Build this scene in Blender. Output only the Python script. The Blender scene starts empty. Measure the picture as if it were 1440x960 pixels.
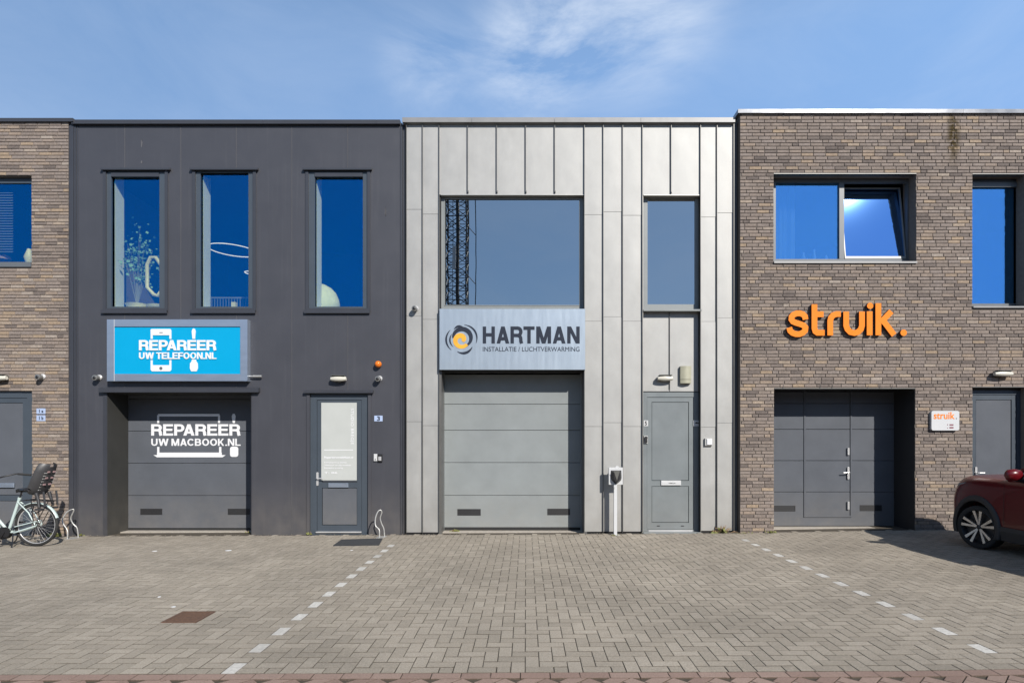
import bpy, math, random
from mathutils import Matrix, Vector
random.seed(11)
R = math.radians
scene = bpy.context.scene
COL = scene.collection

# ------------------------------------------------------------------ camera, world, sun
F, VX, VY, CAMH, CAMD = 830.0, 740.0, 618.0, 1.74, 10.86
cam_d = bpy.data.cameras.new('camera'); cam = bpy.data.objects.new('camera', cam_d); COL.objects.link(cam)
cam_d.sensor_width = 36; cam_d.lens = F / 1440 * 36
cam_d.shift_x = -(VX - 720) / 1440; cam_d.shift_y = (VY - 480) / 1440
cam_d.clip_end = 3000; cam_d.clip_start = .05
cam.location = (0, -CAMD, CAMH); cam.rotation_euler = (R(90), 0, 0)
scene.camera = cam

LD = Vector((-0.64, 1.0, -0.785)).normalized()          # direction the sunlight travels
SUN_EL = math.asin(-LD.z); SUN_AZ = math.atan2(-LD.x, -LD.y)   # azimuth of the sun from +Y towards +X
world = bpy.data.worlds.new('World'); scene.world = world; world.use_nodes = True
nt = world.node_tree; nt.nodes.clear()
def wn(t, **k):
    n = nt.nodes.new(t)
    for a, b in k.items(): setattr(n, a, b)
    return n
def wl(a, b): nt.links.new(a, b)
out = wn('ShaderNodeOutputWorld'); bg = wn('ShaderNodeBackground'); bg.inputs['Strength'].default_value = .079
sky = wn('ShaderNodeTexSky', sky_type='NISHITA'); sky.sun_disc = False
sky.sun_elevation = SUN_EL; sky.sun_rotation = SUN_AZ; sky.air_density = 1.0; sky.dust_density = .25; sky.ozone_density = 1.4
tc = wn('ShaderNodeTexCoord')
# thin cirrus: stretched noise on the sky directions, thickest in one patch of sky north of the street
mp = wn('ShaderNodeMapping'); mp.inputs['Scale'].default_value = (2.2, 2.2, 5.5); mp.inputs['Rotation'].default_value = (0, R(-24), 0)
n1 = wn('ShaderNodeTexNoise'); n1.inputs['Scale'].default_value = 1.7; n1.inputs['Detail'].default_value = 9; n1.inputs['Roughness'].default_value = .62; n1.inputs['Distortion'].default_value = .5
wl(tc.outputs['Generated'], mp.inputs['Vector']); wl(mp.outputs['Vector'], n1.inputs['Vector'])
r1 = wn('ShaderNodeValToRGB'); r1.color_ramp.elements[0].position = .36; r1.color_ramp.elements[1].position = .80
wl(n1.outputs['Fac'], r1.inputs['Fac'])
def patch(px, py, rad):
    d = Vector(((px - VX) / F, 1, (VY - py) / F)).normalized()
    vm = wn('ShaderNodeVectorMath', operation='DISTANCE'); vm.inputs[1].default_value = d
    wl(tc.outputs['Generated'], vm.inputs[0])
    mr = wn('ShaderNodeMapRange', interpolation_type='SMOOTHERSTEP'); mr.inputs['From Min'].default_value = rad; mr.inputs['From Max'].default_value = 0
    wl(vm.outputs['Value'], mr.inputs['Value']); return mr.outputs['Result']
def mth(op, a, b):
    m = wn('ShaderNodeMath', operation=op)
    for i, v in enumerate((a, b)):
        if isinstance(v, (int, float)): m.inputs[i].default_value = v
        else: wl(v, m.inputs[i])
    return m.outputs[0]
pp = mth('ADD', mth('MULTIPLY', patch(890, 15, .17), 1.25), mth('MULTIPLY', patch(750, 70, .13), 1.3))
pp = mth('ADD', pp, mth('MULTIPLY', patch(600, 95, .10), .6))
fac = mth('MULTIPLY', r1.outputs['Color'], mth('ADD', pp, .17))
# a little veil of high haze, stronger towards the east
sep = wn('ShaderNodeSeparateXYZ'); wl(tc.outputs['Generated'], sep.inputs[0])
mrx = wn('ShaderNodeMapRange'); mrx.inputs['From Min'].default_value = -.7; mrx.inputs['From Max'].default_value = .8; mrx.inputs['To Min'].default_value = .42; mrx.inputs['To Max'].default_value = .9
wl(sep.outputs['X'], mrx.inputs['Value'])
veil = wn('ShaderNodeMix', data_type='RGBA'); veil.inputs['B'].default_value = (2.9, 5.1, 9.1, 1)
mrz = wn('ShaderNodeMapRange', interpolation_type='SMOOTHSTEP'); mrz.inputs['From Min'].default_value = .85; mrz.inputs['From Max'].default_value = .5
wl(sep.outputs['Z'], mrz.inputs['Value'])          # the haze thins out towards the zenith
wl(mth('MULTIPLY', mrx.outputs['Result'], mrz.outputs['Result']), veil.inputs['Factor']); wl(sky.outputs['Color'], veil.inputs['A'])
cl = wn('ShaderNodeClamp'); wl(fac, cl.inputs[0]); cl.inputs['Max'].default_value = .8
mix = wn('ShaderNodeMix', data_type='RGBA'); mix.inputs['B'].default_value = (7.3, 8.2, 9.6, 1)
wl(cl.outputs[0], mix.inputs['Factor']); wl(veil.outputs['Result'], mix.inputs['A'])
wl(mix.outputs['Result'], bg.inputs['Color']); wl(bg.outputs[0], out.inputs[0])

sd = bpy.data.lights.new('sun', 'SUN'); sd.energy = 5.0; sd.angle = R(.53); sd.color = (1, .945, .87)
sun = bpy.data.objects.new('sun', sd); COL.objects.link(sun); sun.rotation_euler = LD.to_track_quat('-Z', 'Y').to_euler()
sun.location = (20, -30, 26)
scene.view_settings.view_transform = 'Standard'; scene.view_settings.look = 'None'
scene.view_settings.exposure = .42; scene.view_settings.gamma = 1
scene.cycles.max_bounces = 8; scene.cycles.transparent_max_bounces = 10

# ------------------------------------------------------------------ coordinate helpers
def sc(Y): return F / (CAMD + Y)
def SX(px, Y=0.0): return (px - VX) / sc(Y)
def SZ(py, Y=0.0): return CAMH + (VY - py) / sc(Y)
def gz(x): return -0.02 + 0.0042 * (x + 8) + 0.012 * max(0.0, x - 2.8)

# ------------------------------------------------------------------ mesh builder
class MB:
    def __init__(s): s.v = []; s.f = []; s.t = []; s.M = None; s.tone = 0.0
    def add(s, vs, fs):
        b = len(s.v)
        for p in vs:
            p = Vector(p); s.v.append(s.M @ p if s.M else p)
        for f in fs: s.f.append([b + i for i in f]); s.t.append(s.tone)
        return s
    def box(s, x0, x1, y0, y1, z0, z1):
        if x0 > x1: x0, x1 = x1, x0
        if y0 > y1: y0, y1 = y1, y0
        if z0 > z1: z0, z1 = z1, z0
        return s.add([(x0,y0,z0),(x1,y0,z0),(x1,y1,z0),(x0,y1,z0),(x0,y0,z1),(x1,y0,z1),(x1,y1,z1),(x0,y1,z1)],
              [(0,3,2,1),(4,5,6,7),(0,1,5,4),(1,2,6,5),(2,3,7,6),(3,0,4,7)])
    def cbox(s, x0, x1, y0, y1, z0, z1, c=.004):     # front (-Y) face chamfered
        return s.add([(x0,y1,z0),(x1,y1,z0),(x1,y1,z1),(x0,y1,z1),(x0,y0+c,z0),(x1,y0+c,z0),(x1,y0+c,z1),(x0,y0+c,z1),
               (x0+c,y0,z0+c),(x1-c,y0,z0+c),(x1-c,y0,z1-c),(x0+c,y0,z1-c)],
              [(0,3,2,1),(0,1,5,4),(1,2,6,5),(2,3,7,6),(3,0,4,7),(4,5,9,8),(5,6,10,9),(6,7,11,10),(7,4,8,11),(8,9,10,11)])
    def prism(s, pts, y0, y1):                        # polygon in XZ, counter-clockwise seen from -Y
        n = len(pts)
        a = sum(pts[i][0]*pts[(i+1)%n][1]-pts[(i+1)%n][0]*pts[i][1] for i in range(n))
        if a < 0: pts = pts[::-1]
        return s.add([(x,y0,z) for x,z in pts]+[(x,y1,z) for x,z in pts],
              [tuple(range(n)), tuple(range(2*n-1,n-1,-1))]+[(i,i+n,(i+1)%n+n,(i+1)%n) for i in range(n)])
    def tube(s, pts, r, n=8, closed=False, cap=True):
        pts = [Vector(p) for p in pts]; m = len(pts); rr = r if isinstance(r, (list, tuple)) else [r]*m
        vs = []; up = None
        for i, p in enumerate(pts):
            if closed: t = (pts[(i+1)%m]-pts[i-1])
            else: t = pts[min(i+1,m-1)]-pts[max(i-1,0)]
            t.normalize()
            if up is None: up = Vector((0,0,1)) if abs(t.z) < .9 else Vector((1,0,0))
            u = (up - t*up.dot(t))
            if u.length < 1e-4: u = t.orthogonal()
            u.normalize(); w = t.cross(u); up = u
            for k in range(n):
                a = 2*math.pi*k/n; vs.append(p+(u*math.cos(a)+w*math.sin(a))*rr[i])
        fs = []
        for i in range(m if closed else m-1):
            j = (i+1)%m
            for k in range(n): fs.append((i*n+k, i*n+(k+1)%n, j*n+(k+1)%n, j*n+k))
        if cap and not closed: fs += [tuple(range(n-1,-1,-1)), tuple((m-1)*n+k for k in range(n))]
        return s.add(vs, fs)
    def lathe(s, prof, o, axis='Y', n=24, squash=1, caps=True):  # prof: (radius, along)
        vs = []; fs = []
        for r, a in prof:
            for k in range(n):
                t = 2*math.pi*k/n; c, d = r*math.cos(t), r*math.sin(t)*squash
                vs.append({'Y':(o[0]+c,o[1]+a,o[2]+d),'Z':(o[0]+c,o[1]+d,o[2]+a),'X':(o[0]+a,o[1]+c,o[2]+d)}[axis])
        for i in range(len(prof)-1):
            for k in range(n): fs.append((i*n+k,i*n+(k+1)%n,(i+1)*n+(k+1)%n,(i+1)*n+k))
        if caps: fs += [tuple(range(n-1,-1,-1)), tuple((len(prof)-1)*n+k for k in range(n))]
        return s.add(vs, fs)
    def build(s, name, mat, parent=None, smooth=False, recentre=True, fixn=False):
        c = Vector((0,0,0))
        if recentre and s.v:
            c = Vector(((min(p.x for p in s.v)+max(p.x for p in s.v))/2, (min(p.y for p in s.v)+max(p.y for p in s.v))/2, min(p.z for p in s.v)))
        me = bpy.data.meshes.new(name); me.from_pydata([p-c for p in s.v], [], s.f)
        if any(t != 0 for t in s.t):
            at = me.attributes.new('tone', 'FLOAT', 'FACE'); at.data.foreach_set('value', s.t)
        if mat: me.materials.append(mat)
        if smooth:
            me.polygons.foreach_set('use_smooth', [True]*len(me.polygons))
            if smooth is not True: me.set_sharp_from_angle(angle=R(smooth))
        me.update()
        if fixn:
            import bmesh
            bm = bmesh.new(); bm.from_mesh(me); bmesh.ops.remove_doubles(bm, verts=bm.verts, dist=1e-5); bmesh.ops.recalc_face_normals(bm, faces=bm.faces); bm.to_mesh(me); bm.free()
        o = bpy.data.objects.new(name, me); COL.objects.link(o); place(o, c, parent); return o
WORLDLOC = {}
def place(o, c, parent=None):
    c = Vector(c)
    WORLDLOC[o.name] = c
    if parent:
        o.parent = parent; o.location = c - WORLDLOC[parent.name]
    else: o.location = c
def tag(o, label, cat=None, group=None, kind=None):
    if label: o['label'] = label
    if cat: o['category'] = cat
    if group: o['group'] = group
    if kind: o['kind'] = kind
    return o
def thing(name, loc, label, cat, group=None):
    o = bpy.data.objects.new(name, None); COL.objects.link(o); o.empty_display_size = .2; place(o, loc)
    return tag(o, label, cat, group)
def rects_minus(x0, x1, z0, z1, holes):
    xs = sorted({x0, x1} | {v for h in holes for v in h[:2] if x0 < v < x1})
    zs = sorted({z0, z1} | {v for h in holes for v in h[2:] if z0 < v < z1})
    out = []
    for i in range(len(xs)-1):
        run = None
        for j in range(len(zs)-1):
            cx, cz = (xs[i]+xs[i+1])/2, (zs[j]+zs[j+1])/2
            if any(h[0] < cx < h[1] and h[2] < cz < h[3] for h in holes):
                if run: out.append((xs[i], xs[i+1], run[0], run[1])); run = None
            else: run = (run[0], zs[j+1]) if run else (zs[j], zs[j+1])
        if run: out.append((xs[i], xs[i+1], run[0], run[1]))
    return out
def ring(mb, x0, x1, z0, z1, w, y0, y1, wl_=None, wr=None, wb=None, wt=None):
    a = w if wl_ is None else wl_; b = w if wr is None else wr; c = w if wb is None else wb; d = w if wt is None else wt
    if a: mb.box(x0, x0+a, y0, y1, z0, z1)
    if b: mb.box(x1-b, x1, y0, y1, z0, z1)
    if c: mb.box(x0+a, x1-b, y0+.001, y1, z0, z0+c)
    if d: mb.box(x0+a, x1-b, y0+.001, y1, z1-d, z1)

# ------------------------------------------------------------------ materials
def newmat(name):
    m = bpy.data.materials.new(name); m.use_nodes = True; return m, m.node_tree, m.node_tree.nodes['Principled BSDF']
def nd(t, kind, **k):
    n = t.nodes.new(kind)
    for a, b in k.items(): setattr(n, a, b)
    return n
def pm(name, c, rough=.5, metal=0.0, amt=.1, scale=3.0, bump=0.0, bscale=60.0, spec=.5, stretch=(1,1,1), coat=0, streak=0.0, dust=0.0, wave=0.0, wscale=(2,1,.7), rvar=.08):
    # c is the surface colour under neutral light
    m, t, b = newmat(name)
    g = nd(t, 'ShaderNodeNewGeometry'); mp = nd(t, 'ShaderNodeMapping'); mp.inputs['Scale'].default_value = stretch
    t.links.new(g.outputs['Position'], mp.inputs['Vector'])
    n = nd(t, 'ShaderNodeTexNoise'); n.inputs['Scale'].default_value = scale; n.inputs['Detail'].default_value = 8; n.inputs['Roughness'].default_value = .62
    t.links.new(mp.outputs[0], n.inputs['Vector'])
    mr = nd(t, 'ShaderNodeMapRange'); mr.inputs['From Min'].default_value = .3; mr.inputs['From Max'].default_value = .7; mr.inputs['To Min'].default_value = 1-amt; mr.inputs['To Max'].default_value = 1+amt
    t.links.new(n.outputs['Fac'], mr.inputs['Value'])
    mx = nd(t, 'ShaderNodeVectorMath', operation='SCALE'); mx.inputs[0].default_value = tuple(v*KA for v in c[:3])
    t.links.new(mr.outputs[0], mx.inputs['Scale']); col = mx.outputs[0]
    if streak:   # pale vertical run marks and fine scratches
        mp2 = nd(t, 'ShaderNodeMapping'); mp2.inputs['Scale'].default_value = (9, 9, .35); t.links.new(g.outputs['Position'], mp2.inputs['Vector'])
        n2 = nd(t, 'ShaderNodeTexNoise'); n2.inputs['Scale'].default_value = 1.6; n2.inputs['Detail'].default_value = 6; t.links.new(mp2.outputs[0], n2.inputs['Vector'])
        r2 = nd(t, 'ShaderNodeMapRange'); r2.inputs['From Min'].default_value = .56; r2.inputs['From Max'].default_value = .8; r2.inputs['To Max'].default_value = streak
        t.links.new(n2.outputs['Fac'], r2.inputs['Value'])
        m2 = nd(t, 'ShaderNodeMix', data_type='RGBA'); m2.inputs['B'].default_value = (.45, .44, .42, 1)
        t.links.new(r2.outputs[0], m2.inputs['Factor']); t.links.new(col, m2.inputs['A']); col = m2.outputs['Result']
    if dust:     # splash dirt that builds up within half a metre of the paving
        sx = nd(t, 'ShaderNodeSeparateXYZ'); t.links.new(g.outputs['Position'], sx.inputs[0])
        r3 = nd(t, 'ShaderNodeMapRange', interpolation_type='SMOOTHSTEP'); r3.inputs['From Min'].default_value = 1.1; r3.inputs['From Max'].default_value = .0; r3.inputs['To Max'].default_value = dust
        t.links.new(sx.outputs['Z'], r3.inputs['Value'])
        n3 = nd(t, 'ShaderNodeTexNoise'); n3.inputs['Scale'].default_value = 5; n3.inputs['Detail'].default_value = 7; t.links.new(g.outputs['Position'], n3.inputs['Vector'])
        mm = nd(t, 'ShaderNodeMath', operation='MULTIPLY'); t.links.new(r3.outputs[0], mm.inputs[0]); t.links.new(n3.outputs['Fac'], mm.inputs[1])
        m3 = nd(t, 'ShaderNodeMix', data_type='RGBA'); m3.inputs['B'].default_value = (.24, .21, .17, 1)
        t.links.new(mm.outputs[0], m3.inputs['Factor']); t.links.new(col, m3.inputs['A']); col = m3.outputs['Result']
    t.links.new(col, b.inputs['Base Color'])
    b.inputs['Metallic'].default_value = metal; b.inputs['Specular IOR Level'].default_value = spec; b.inputs['Coat Weight'].default_value = coat
    rr = nd(t, 'ShaderNodeMapRange'); rr.inputs['To Min'].default_value = max(0.02, rough-rvar); rr.inputs['To Max'].default_value = min(1, rough+rvar)
    t.links.new(n.outputs['Fac'], rr.inputs['Value']); t.links.new(rr.outputs[0], b.inputs['Roughness'])
    nrm = None
    if bump:
        nb = nd(t, 'ShaderNodeTexNoise'); nb.inputs['Scale'].default_value = bscale; nb.inputs['Detail'].default_value = 4; t.links.new(mp.outputs[0], nb.inputs['Vector'])
        bp = nd(t, 'ShaderNodeBump'); bp.inputs['Strength'].default_value = bump; bp.inputs['Distance'].default_value = .01
        t.links.new(nb.outputs['Fac'], bp.inputs['Height']); nrm = bp
    if wave:     # large soft dents of thin sheet metal
        mw = nd(t, 'ShaderNodeMapping'); mw.inputs['Scale'].default_value = wscale; t.links.new(g.outputs['Position'], mw.inputs['Vector'])
        nw = nd(t, 'ShaderNodeTexNoise'); nw.inputs['Scale'].default_value = 1.6; nw.inputs['Detail'].default_value = 1.5; t.links.new(mw.outputs[0], nw.inputs['Vector'])
        bw = nd(t, 'ShaderNodeBump'); bw.inputs['Strength'].default_value = 1; bw.inputs['Distance'].default_value = wave
        t.links.new(nw.outputs['Fac'], bw.inputs['Height'])
        if nrm: t.links.new(nrm.outputs[0], bw.inputs['Normal'])
        nrm = bw
    if nrm: t.links.new(nrm.outputs[0], b.inputs['Normal'])
    return m
def tone_mat(name, cols, rough, amt=.22, scale=30, bump=.5, bscale=140, speck=0.0, stain=None, big=.0):
    m, t, b = newmat(name)
    a = nd(t, 'ShaderNodeAttribute', attribute_name='tone'); g = nd(t, 'ShaderNodeNewGeometry')
    r = nd(t, 'ShaderNodeValToRGB'); r.color_ramp.interpolation = 'LINEAR'
    e = r.color_ramp.elements
    while len(e) < len(cols): e.new(.5)
    for i, c in enumerate(cols): e[i].position = i/(len(cols)-1); e[i].color = (*(v*KA for v in c), 1)
    t.links.new(a.outputs['Fac'], r.inputs['Fac'])
    n = nd(t, 'ShaderNodeTexNoise'); n.inputs['Scale'].default_value = scale; n.inputs['Detail'].default_value = 6; n.inputs['Roughness'].default_value = .7
    t.links.new(g.outputs['Position'], n.inputs['Vector'])
    mr = nd(t, 'ShaderNodeMapRange'); mr.inputs['From Min'].default_value = .3; mr.inputs['From Max'].default_value = .7; mr.inputs['To Min'].default_value = 1-amt; mr.inputs['To Max'].default_value = 1+amt
    t.links.new(n.outputs['Fac'], mr.inputs['Value'])
    f = mr.outputs[0]
    if big:
        nb = nd(t, 'ShaderNodeTexNoise'); nb.inputs['Scale'].default_value = .7; nb.inputs['Detail'].default_value = 5; t.links.new(g.outputs['Position'], nb.inputs['Vector'])
        mb = nd(t, 'ShaderNodeMapRange'); mb.inputs['From Min'].default_value = .3; mb.inputs['From Max'].default_value = .7; mb.inputs['To Min'].default_value = 1-big; mb.inputs['To Max'].default_value = 1+big
        t.links.new(nb.outputs['Fac'], mb.inputs['Value'])
        mm = nd(t, 'ShaderNodeMath', operation='MULTIPLY'); t.links.new(f, mm.inputs[0]); t.links.new(mb.outputs[0], mm.inputs[1]); f = mm.outputs[0]
    mx = nd(t, 'ShaderNodeVectorMath', operation='SCALE'); t.links.new(r.outputs[0], mx.inputs[0]); t.links.new(f, mx.inputs['Scale']); col = mx.outputs[0]
    if speck:
        v = nd(t, 'ShaderNodeTexNoise'); v.inputs['Scale'].default_value = 260; v.inputs['Detail'].default_value = 2; t.links.new(g.outputs['Position'], v.inputs['Vector'])
        vr = nd(t, 'ShaderNodeMapRange'); vr.inputs['From Min'].default_value = .62; vr.inputs['From Max'].default_value = .72; vr.inputs['To Max'].default_value = speck; t.links.new(v.outputs['Fac'], vr.inputs['Value'])
        m2 = nd(t, 'ShaderNodeMix', data_type='RGBA'); m2.inputs['B'].default_value = (.62, .6, .56, 1); t.links.new(vr.outputs[0], m2.inputs['Factor']); t.links.new(col, m2.inputs['A']); col = m2.outputs['Result']
    if stain:
        for (sx0, sz0, wx, wz, sc_, sn, amt_) in stain:
            vm = nd(t, 'ShaderNodeVectorMath', operation='SUBTRACT'); vm.inputs[1].default_value = (sx0, 0, sz0); t.links.new(g.outputs['Position'], vm.inputs[0])
            vs = nd(t, 'ShaderNodeVectorMath', operation='MULTIPLY'); vs.inputs[1].default_value = (1/wx, 0, 1/wz); t.links.new(vm.outputs[0], vs.inputs[0])
            vl = nd(t, 'ShaderNodeVectorMath', operation='LENGTH'); t.links.new(vs.outputs[0], vl.inputs[0])
            ms = nd(t, 'ShaderNodeMapRange', interpolation_type='SMOOTHSTEP'); ms.inputs['From Min'].default_value = 1; ms.inputs['From Max'].default_value = .2; t.links.new(vl.outputs['Value'], ms.inputs['Value'])
            ns = nd(t, 'ShaderNodeTexNoise'); ns.inputs['Scale'].default_value = 14; ns.inputs['Detail'].default_value = 5; t.links.new(g.outputs['Position'], ns.inputs['Vector'])
            nr = nd(t, 'ShaderNodeMapRange'); nr.inputs['From Min'].default_value = .36; nr.inputs['From Max'].default_value = .52; nr.inputs['To Max'].default_value = amt_; t.links.new(ns.outputs['Fac'], nr.inputs['Value'])
            mu = nd(t, 'ShaderNodeMath', operation='MULTIPLY'); t.links.new(ms.outputs[0], mu.inputs[0]); t.links.new(nr.outputs[0], mu.inputs[1])
            m3 = nd(t, 'ShaderNodeMix', data_type='RGBA'); m3.inputs['B'].default_value = (*sc_, 1); t.links.new(mu.outputs[0], m3.inputs['Factor']); t.links.new(col, m3.inputs['A']); col = m3.outputs['Result']
    t.links.new(col, b.inputs['Base Color']); b.inputs['Roughness'].default_value = rough; b.inputs['Specular IOR Level'].default_value = .3
    nb2 = nd(t, 'ShaderNodeTexNoise'); nb2.inputs['Scale'].default_value = bscale; nb2.inputs['Detail'].default_value = 4; t.links.new(g.outputs['Position'], nb2.inputs['Vector'])
    bp = nd(t, 'ShaderNodeBump'); bp.inputs['Strength'].default_value = bump; bp.inputs['Distance'].default_value = .006
    t.links.new(nb2.outputs['Fac'], bp.inputs['Height']); t.links.new(bp.outputs[0], b.inputs['Normal'])
    return m
def glass_mat(name, gloss, trans, fac, rough=.0, wave=.0):
    m, t, b = newmat(name); t.nodes.remove(b); o = t.nodes['Material Output']
    g = nd(t, 'ShaderNodeBsdfGlossy'); g.inputs['Color'].default_value = (*gloss, 1); g.inputs['Roughness'].default_value = rough
    tr = nd(t, 'ShaderNodeBsdfTransparent'); tr.inputs['Color'].default_value = (*trans, 1)
    mx = nd(t, 'ShaderNodeMixShader'); mx.inputs[0].default_value = fac
    t.links.new(tr.outputs[0], mx.inputs[1]); t.links.new(g.outputs[0], mx.inputs[2]); t.links.new(mx.outputs[0], o.inputs[0])
    if wave:
        ge = nd(t, 'ShaderNodeNewGeometry'); n = nd(t, 'ShaderNodeTexNoise'); n.inputs['Scale'].default_value = 1.3; n.inputs['Detail'].default_value = 1; t.links.new(ge.outputs['Position'], n.inputs['Vector'])
        bp = nd(t, 'ShaderNodeBump'); bp.inputs['Strength'].default_value = 1; bp.inputs['Distance'].default_value = wave; t.links.new(n.outputs['Fac'], bp.inputs['Height']); t.links.new(bp.outputs[0], g.inputs['Normal'])
    return m
def emis(name, c, s, base=None):
    m, t, b = newmat(name); b.inputs['Base Color'].default_value = (*(base or c), 1); b.inputs['Emission Color'].default_value = (*c, 1); b.inputs['Emission Strength'].default_value = s; b.inputs['Roughness'].default_value = .3
    return m

M = {}
KA = .75      # all base colours share one scale, matched to the exposure
BR_COLS = [(.145,.12,.108),(.20,.166,.147),(.232,.192,.167),(.252,.206,.176),(.258,.217,.194),(.29,.232,.19),(.345,.262,.185),(.35,.30,.258)]
M['brick'] = tone_mat('brick', BR_COLS, .9, amt=.25, scale=26, bump=.6, bscale=90, big=.06,
    stain=[(SX(1340,-.12), SZ(190,-.12), .17, .72, (.05,.034,.010), 0, 1.0), (SX(1232), SZ(160), .1, .3, (.05,.035,.015), 0, .4)])
M['mortar'] = pm('mortar', (.20,.17,.145), .95, amt=.15, scale=20, bump=.4, bscale=120)
M['clad'] = pm('dark_cladding', (.060,.062,.074), .42, amt=.07, scale=1.6, bump=.12, bscale=220, streak=.025, dust=.28, wave=.003, spec=.45)
M['clad_trim'] = pm('dark_trim', (.046,.049,.060), .38, amt=.06, scale=2, dust=.15)
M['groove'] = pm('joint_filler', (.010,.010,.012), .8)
M['light_joint'] = pm('lit_edge_and_scuff', (.125,.123,.128), .5)  # pale tone paints the sunlight on joint edges; scuffs share it
M['zinc'] = pm('zinc', (.42,.42,.408), .56, metal=.34, amt=.09, scale=1.4, stretch=(2,2,1.2), wave=.010, wscale=(1.2,1,.9), bump=.05, bscale=260, streak=.06, dust=.3, spec=.5)
M['zinc_edge'] = pm('zinc_edge', (.52,.51,.47), .4, metal=.6, amt=.05)
M['zinc_seam'] = pm('zinc_seam', (.20,.198,.19), .45, metal=.6, amt=.08)
M['coping_zinc'] = pm('coping_zinc', (.30,.30,.30), .45, metal=.2, spec=.3, amt=.06, wave=.004)
M['coping_steel'] = pm('coping_steel', (.24,.25,.27), .2, metal=.45, amt=.06, wave=.006, wscale=(.8,1,1))
M['frame'] = pm('grey_frame', (.125,.14,.155), .4, amt=.05)
M['frame_blue'] = pm('slate_frame', (.062,.078,.098), .38, amt=.05)
M['frame_light'] = pm('pale_grey_frame', (.26,.28,.28), .4, amt=.05)
M['door_grey'] = pm('grey_door', (.27,.295,.30), .5, spec=.2, amt=.07, scale=2.2, dust=.35, wave=.003, bump=.15, bscale=300)
M['door_slate'] = pm('slate_door', (.108,.118,.137), .5, spec=.2, amt=.08, scale=2.2, dust=.3, wave=.003, bump=.15, bscale=300)
M['door_pedestrian'] = pm('slate_grey_leaf', (.20,.225,.235), .4, amt=.08, scale=3, dust=.25, wave=.002)
M['jamb'] = pm('dark_reveal', (.05,.05,.047), .5, spec=.2, amt=.1, dust=.2)
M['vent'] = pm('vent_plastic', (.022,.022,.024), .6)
M['concrete'] = pm('threshold_concrete', (.44,.40,.345), .9, amt=.12, scale=12, bump=.4)
M['white'] = pm('white_plastic', (.64,.65,.66), .35, amt=.03)
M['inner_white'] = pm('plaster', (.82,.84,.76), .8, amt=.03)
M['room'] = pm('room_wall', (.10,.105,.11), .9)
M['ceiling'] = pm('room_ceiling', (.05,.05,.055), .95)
M['alu'] = pm('brushed_aluminium', (.52,.60,.72), .34, metal=.75, amt=.05, scale=2, stretch=(1,1,6), wave=.006, wscale=(.6,1,.6))
M['chrome'] = pm('steel', (.62,.62,.62), .35, metal=.35)
M['galv'] = pm('galvanised_steel', (.60,.60,.58), .42, metal=.5, amt=.12, scale=30)
M['lampglass'] = pm('lamp_diffuser', (.66,.64,.56), .3, amt=.04)
M['lampdark'] = pm('lamp_housing', (.12,.12,.11), .4)
M['black'] = pm('black_plastic', (.018,.018,.02), .4)
M['rubber'] = pm('rubber', (.02,.02,.02), .8, bump=.3, bscale=200)
M['orange'] = pm('orange_acrylic', (.95,.25,.008), .35, amt=.04, spec=.25)
M['orange_side'] = pm('orange_letter_side', (.10,.018,.006), .5)
M['orange_lens'] = pm('orange_lens', (.85,.21,.02), .15, amt=.1)
M['cyan'] = pm('cyan_panel', (.0,.36,.66), .35, amt=.015, spec=.3)
M['vinyl'] = pm('white_vinyl', (.82,.83,.85), .5, amt=.02)
M['hartblue'] = pm('brushed_panel', (.50,.58,.66), .36, metal=.55, amt=.04, scale=3, stretch=(6,1,.6), wave=.010, wscale=(.5,1,.8))
M['navy'] = pm('charcoal_print', (.028,.036,.055), .6, spec=.15)
M['amber'] = pm('amber_print', (.86,.42,.03), .5, amt=.12, scale=8)
M['poster'] = pm('frosted_film', (.50,.52,.50), .6, amt=.03)
M['plate'] = pm('number_plate', (.42,.52,.74), .4)
M['beige'] = pm('beige_box', (.42,.41,.31), .45)
M['mat'] = pm('door_mat', (.045,.047,.052), .95, amt=.3, scale=60, bump=1, bscale=300)
M['rust'] = pm('rusty_iron', (.135,.075,.048), .85, amt=.3, scale=40, bump=.6, bscale=160)
M['leaf'] = pm('weed_leaf', (.16,.17,.04), .7, amt=.3, scale=40)
M['drystalk'] = pm('dry_stalk', (.30,.20,.11), .8, amt=.3, scale=40)
M['plant'] = pm('plant_leaf', (.24,.46,.26), .6, amt=.3, scale=20)
M['branch'] = pm('plant_branch', (.30,.30,.24), .8)
M['cream'] = pm('cream_lacquer', (.88,.80,.46), .5)
M['curtain'] = pm('sheer_curtain', (.95,.97,.97), .8)
M['paper'] = pm('paper_shade', (.82,.84,.56), .8, amt=.12, scale=6)
M['blind'] = pm('blind_slat', (.20,.22,.26), .5)
M['mast'] = pm('mast_steel', (.05,.05,.055), .6)
M['red_paint'] = pm('dark_red_paint', (.12,.004,.008), .3, amt=.03, metal=.0, coat=.35, spec=.3)
M['cladding'] = pm('car_cladding', (.03,.03,.032), .6)
M['car_glass'] = pm('car_glass', (.012,.014,.016), .06, spec=.8)
M['headlight'] = pm('headlight_glass', (.22,.23,.24), .1, spec=.8, coat=.6)
M['rim'] = pm('machined_rim', (.72,.72,.72), .25, metal=.75)
M['mint'] = pm('mint_paint', (.55,.66,.64), .3, coat=.5, amt=.03)
M['reflector'] = pm('red_cushion', (.34,.22,.22), .7)
M['road'] = pm('far_paving', (.20,.18,.155), .9, amt=.15, scale=3)
M['roofing'] = pm('bitumen_roof', (.07,.07,.072), .9)
M['joint_sand'] = pm('joint_sand', (.075,.06,.042), .98, amt=.3, scale=18, bump=.5)
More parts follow.
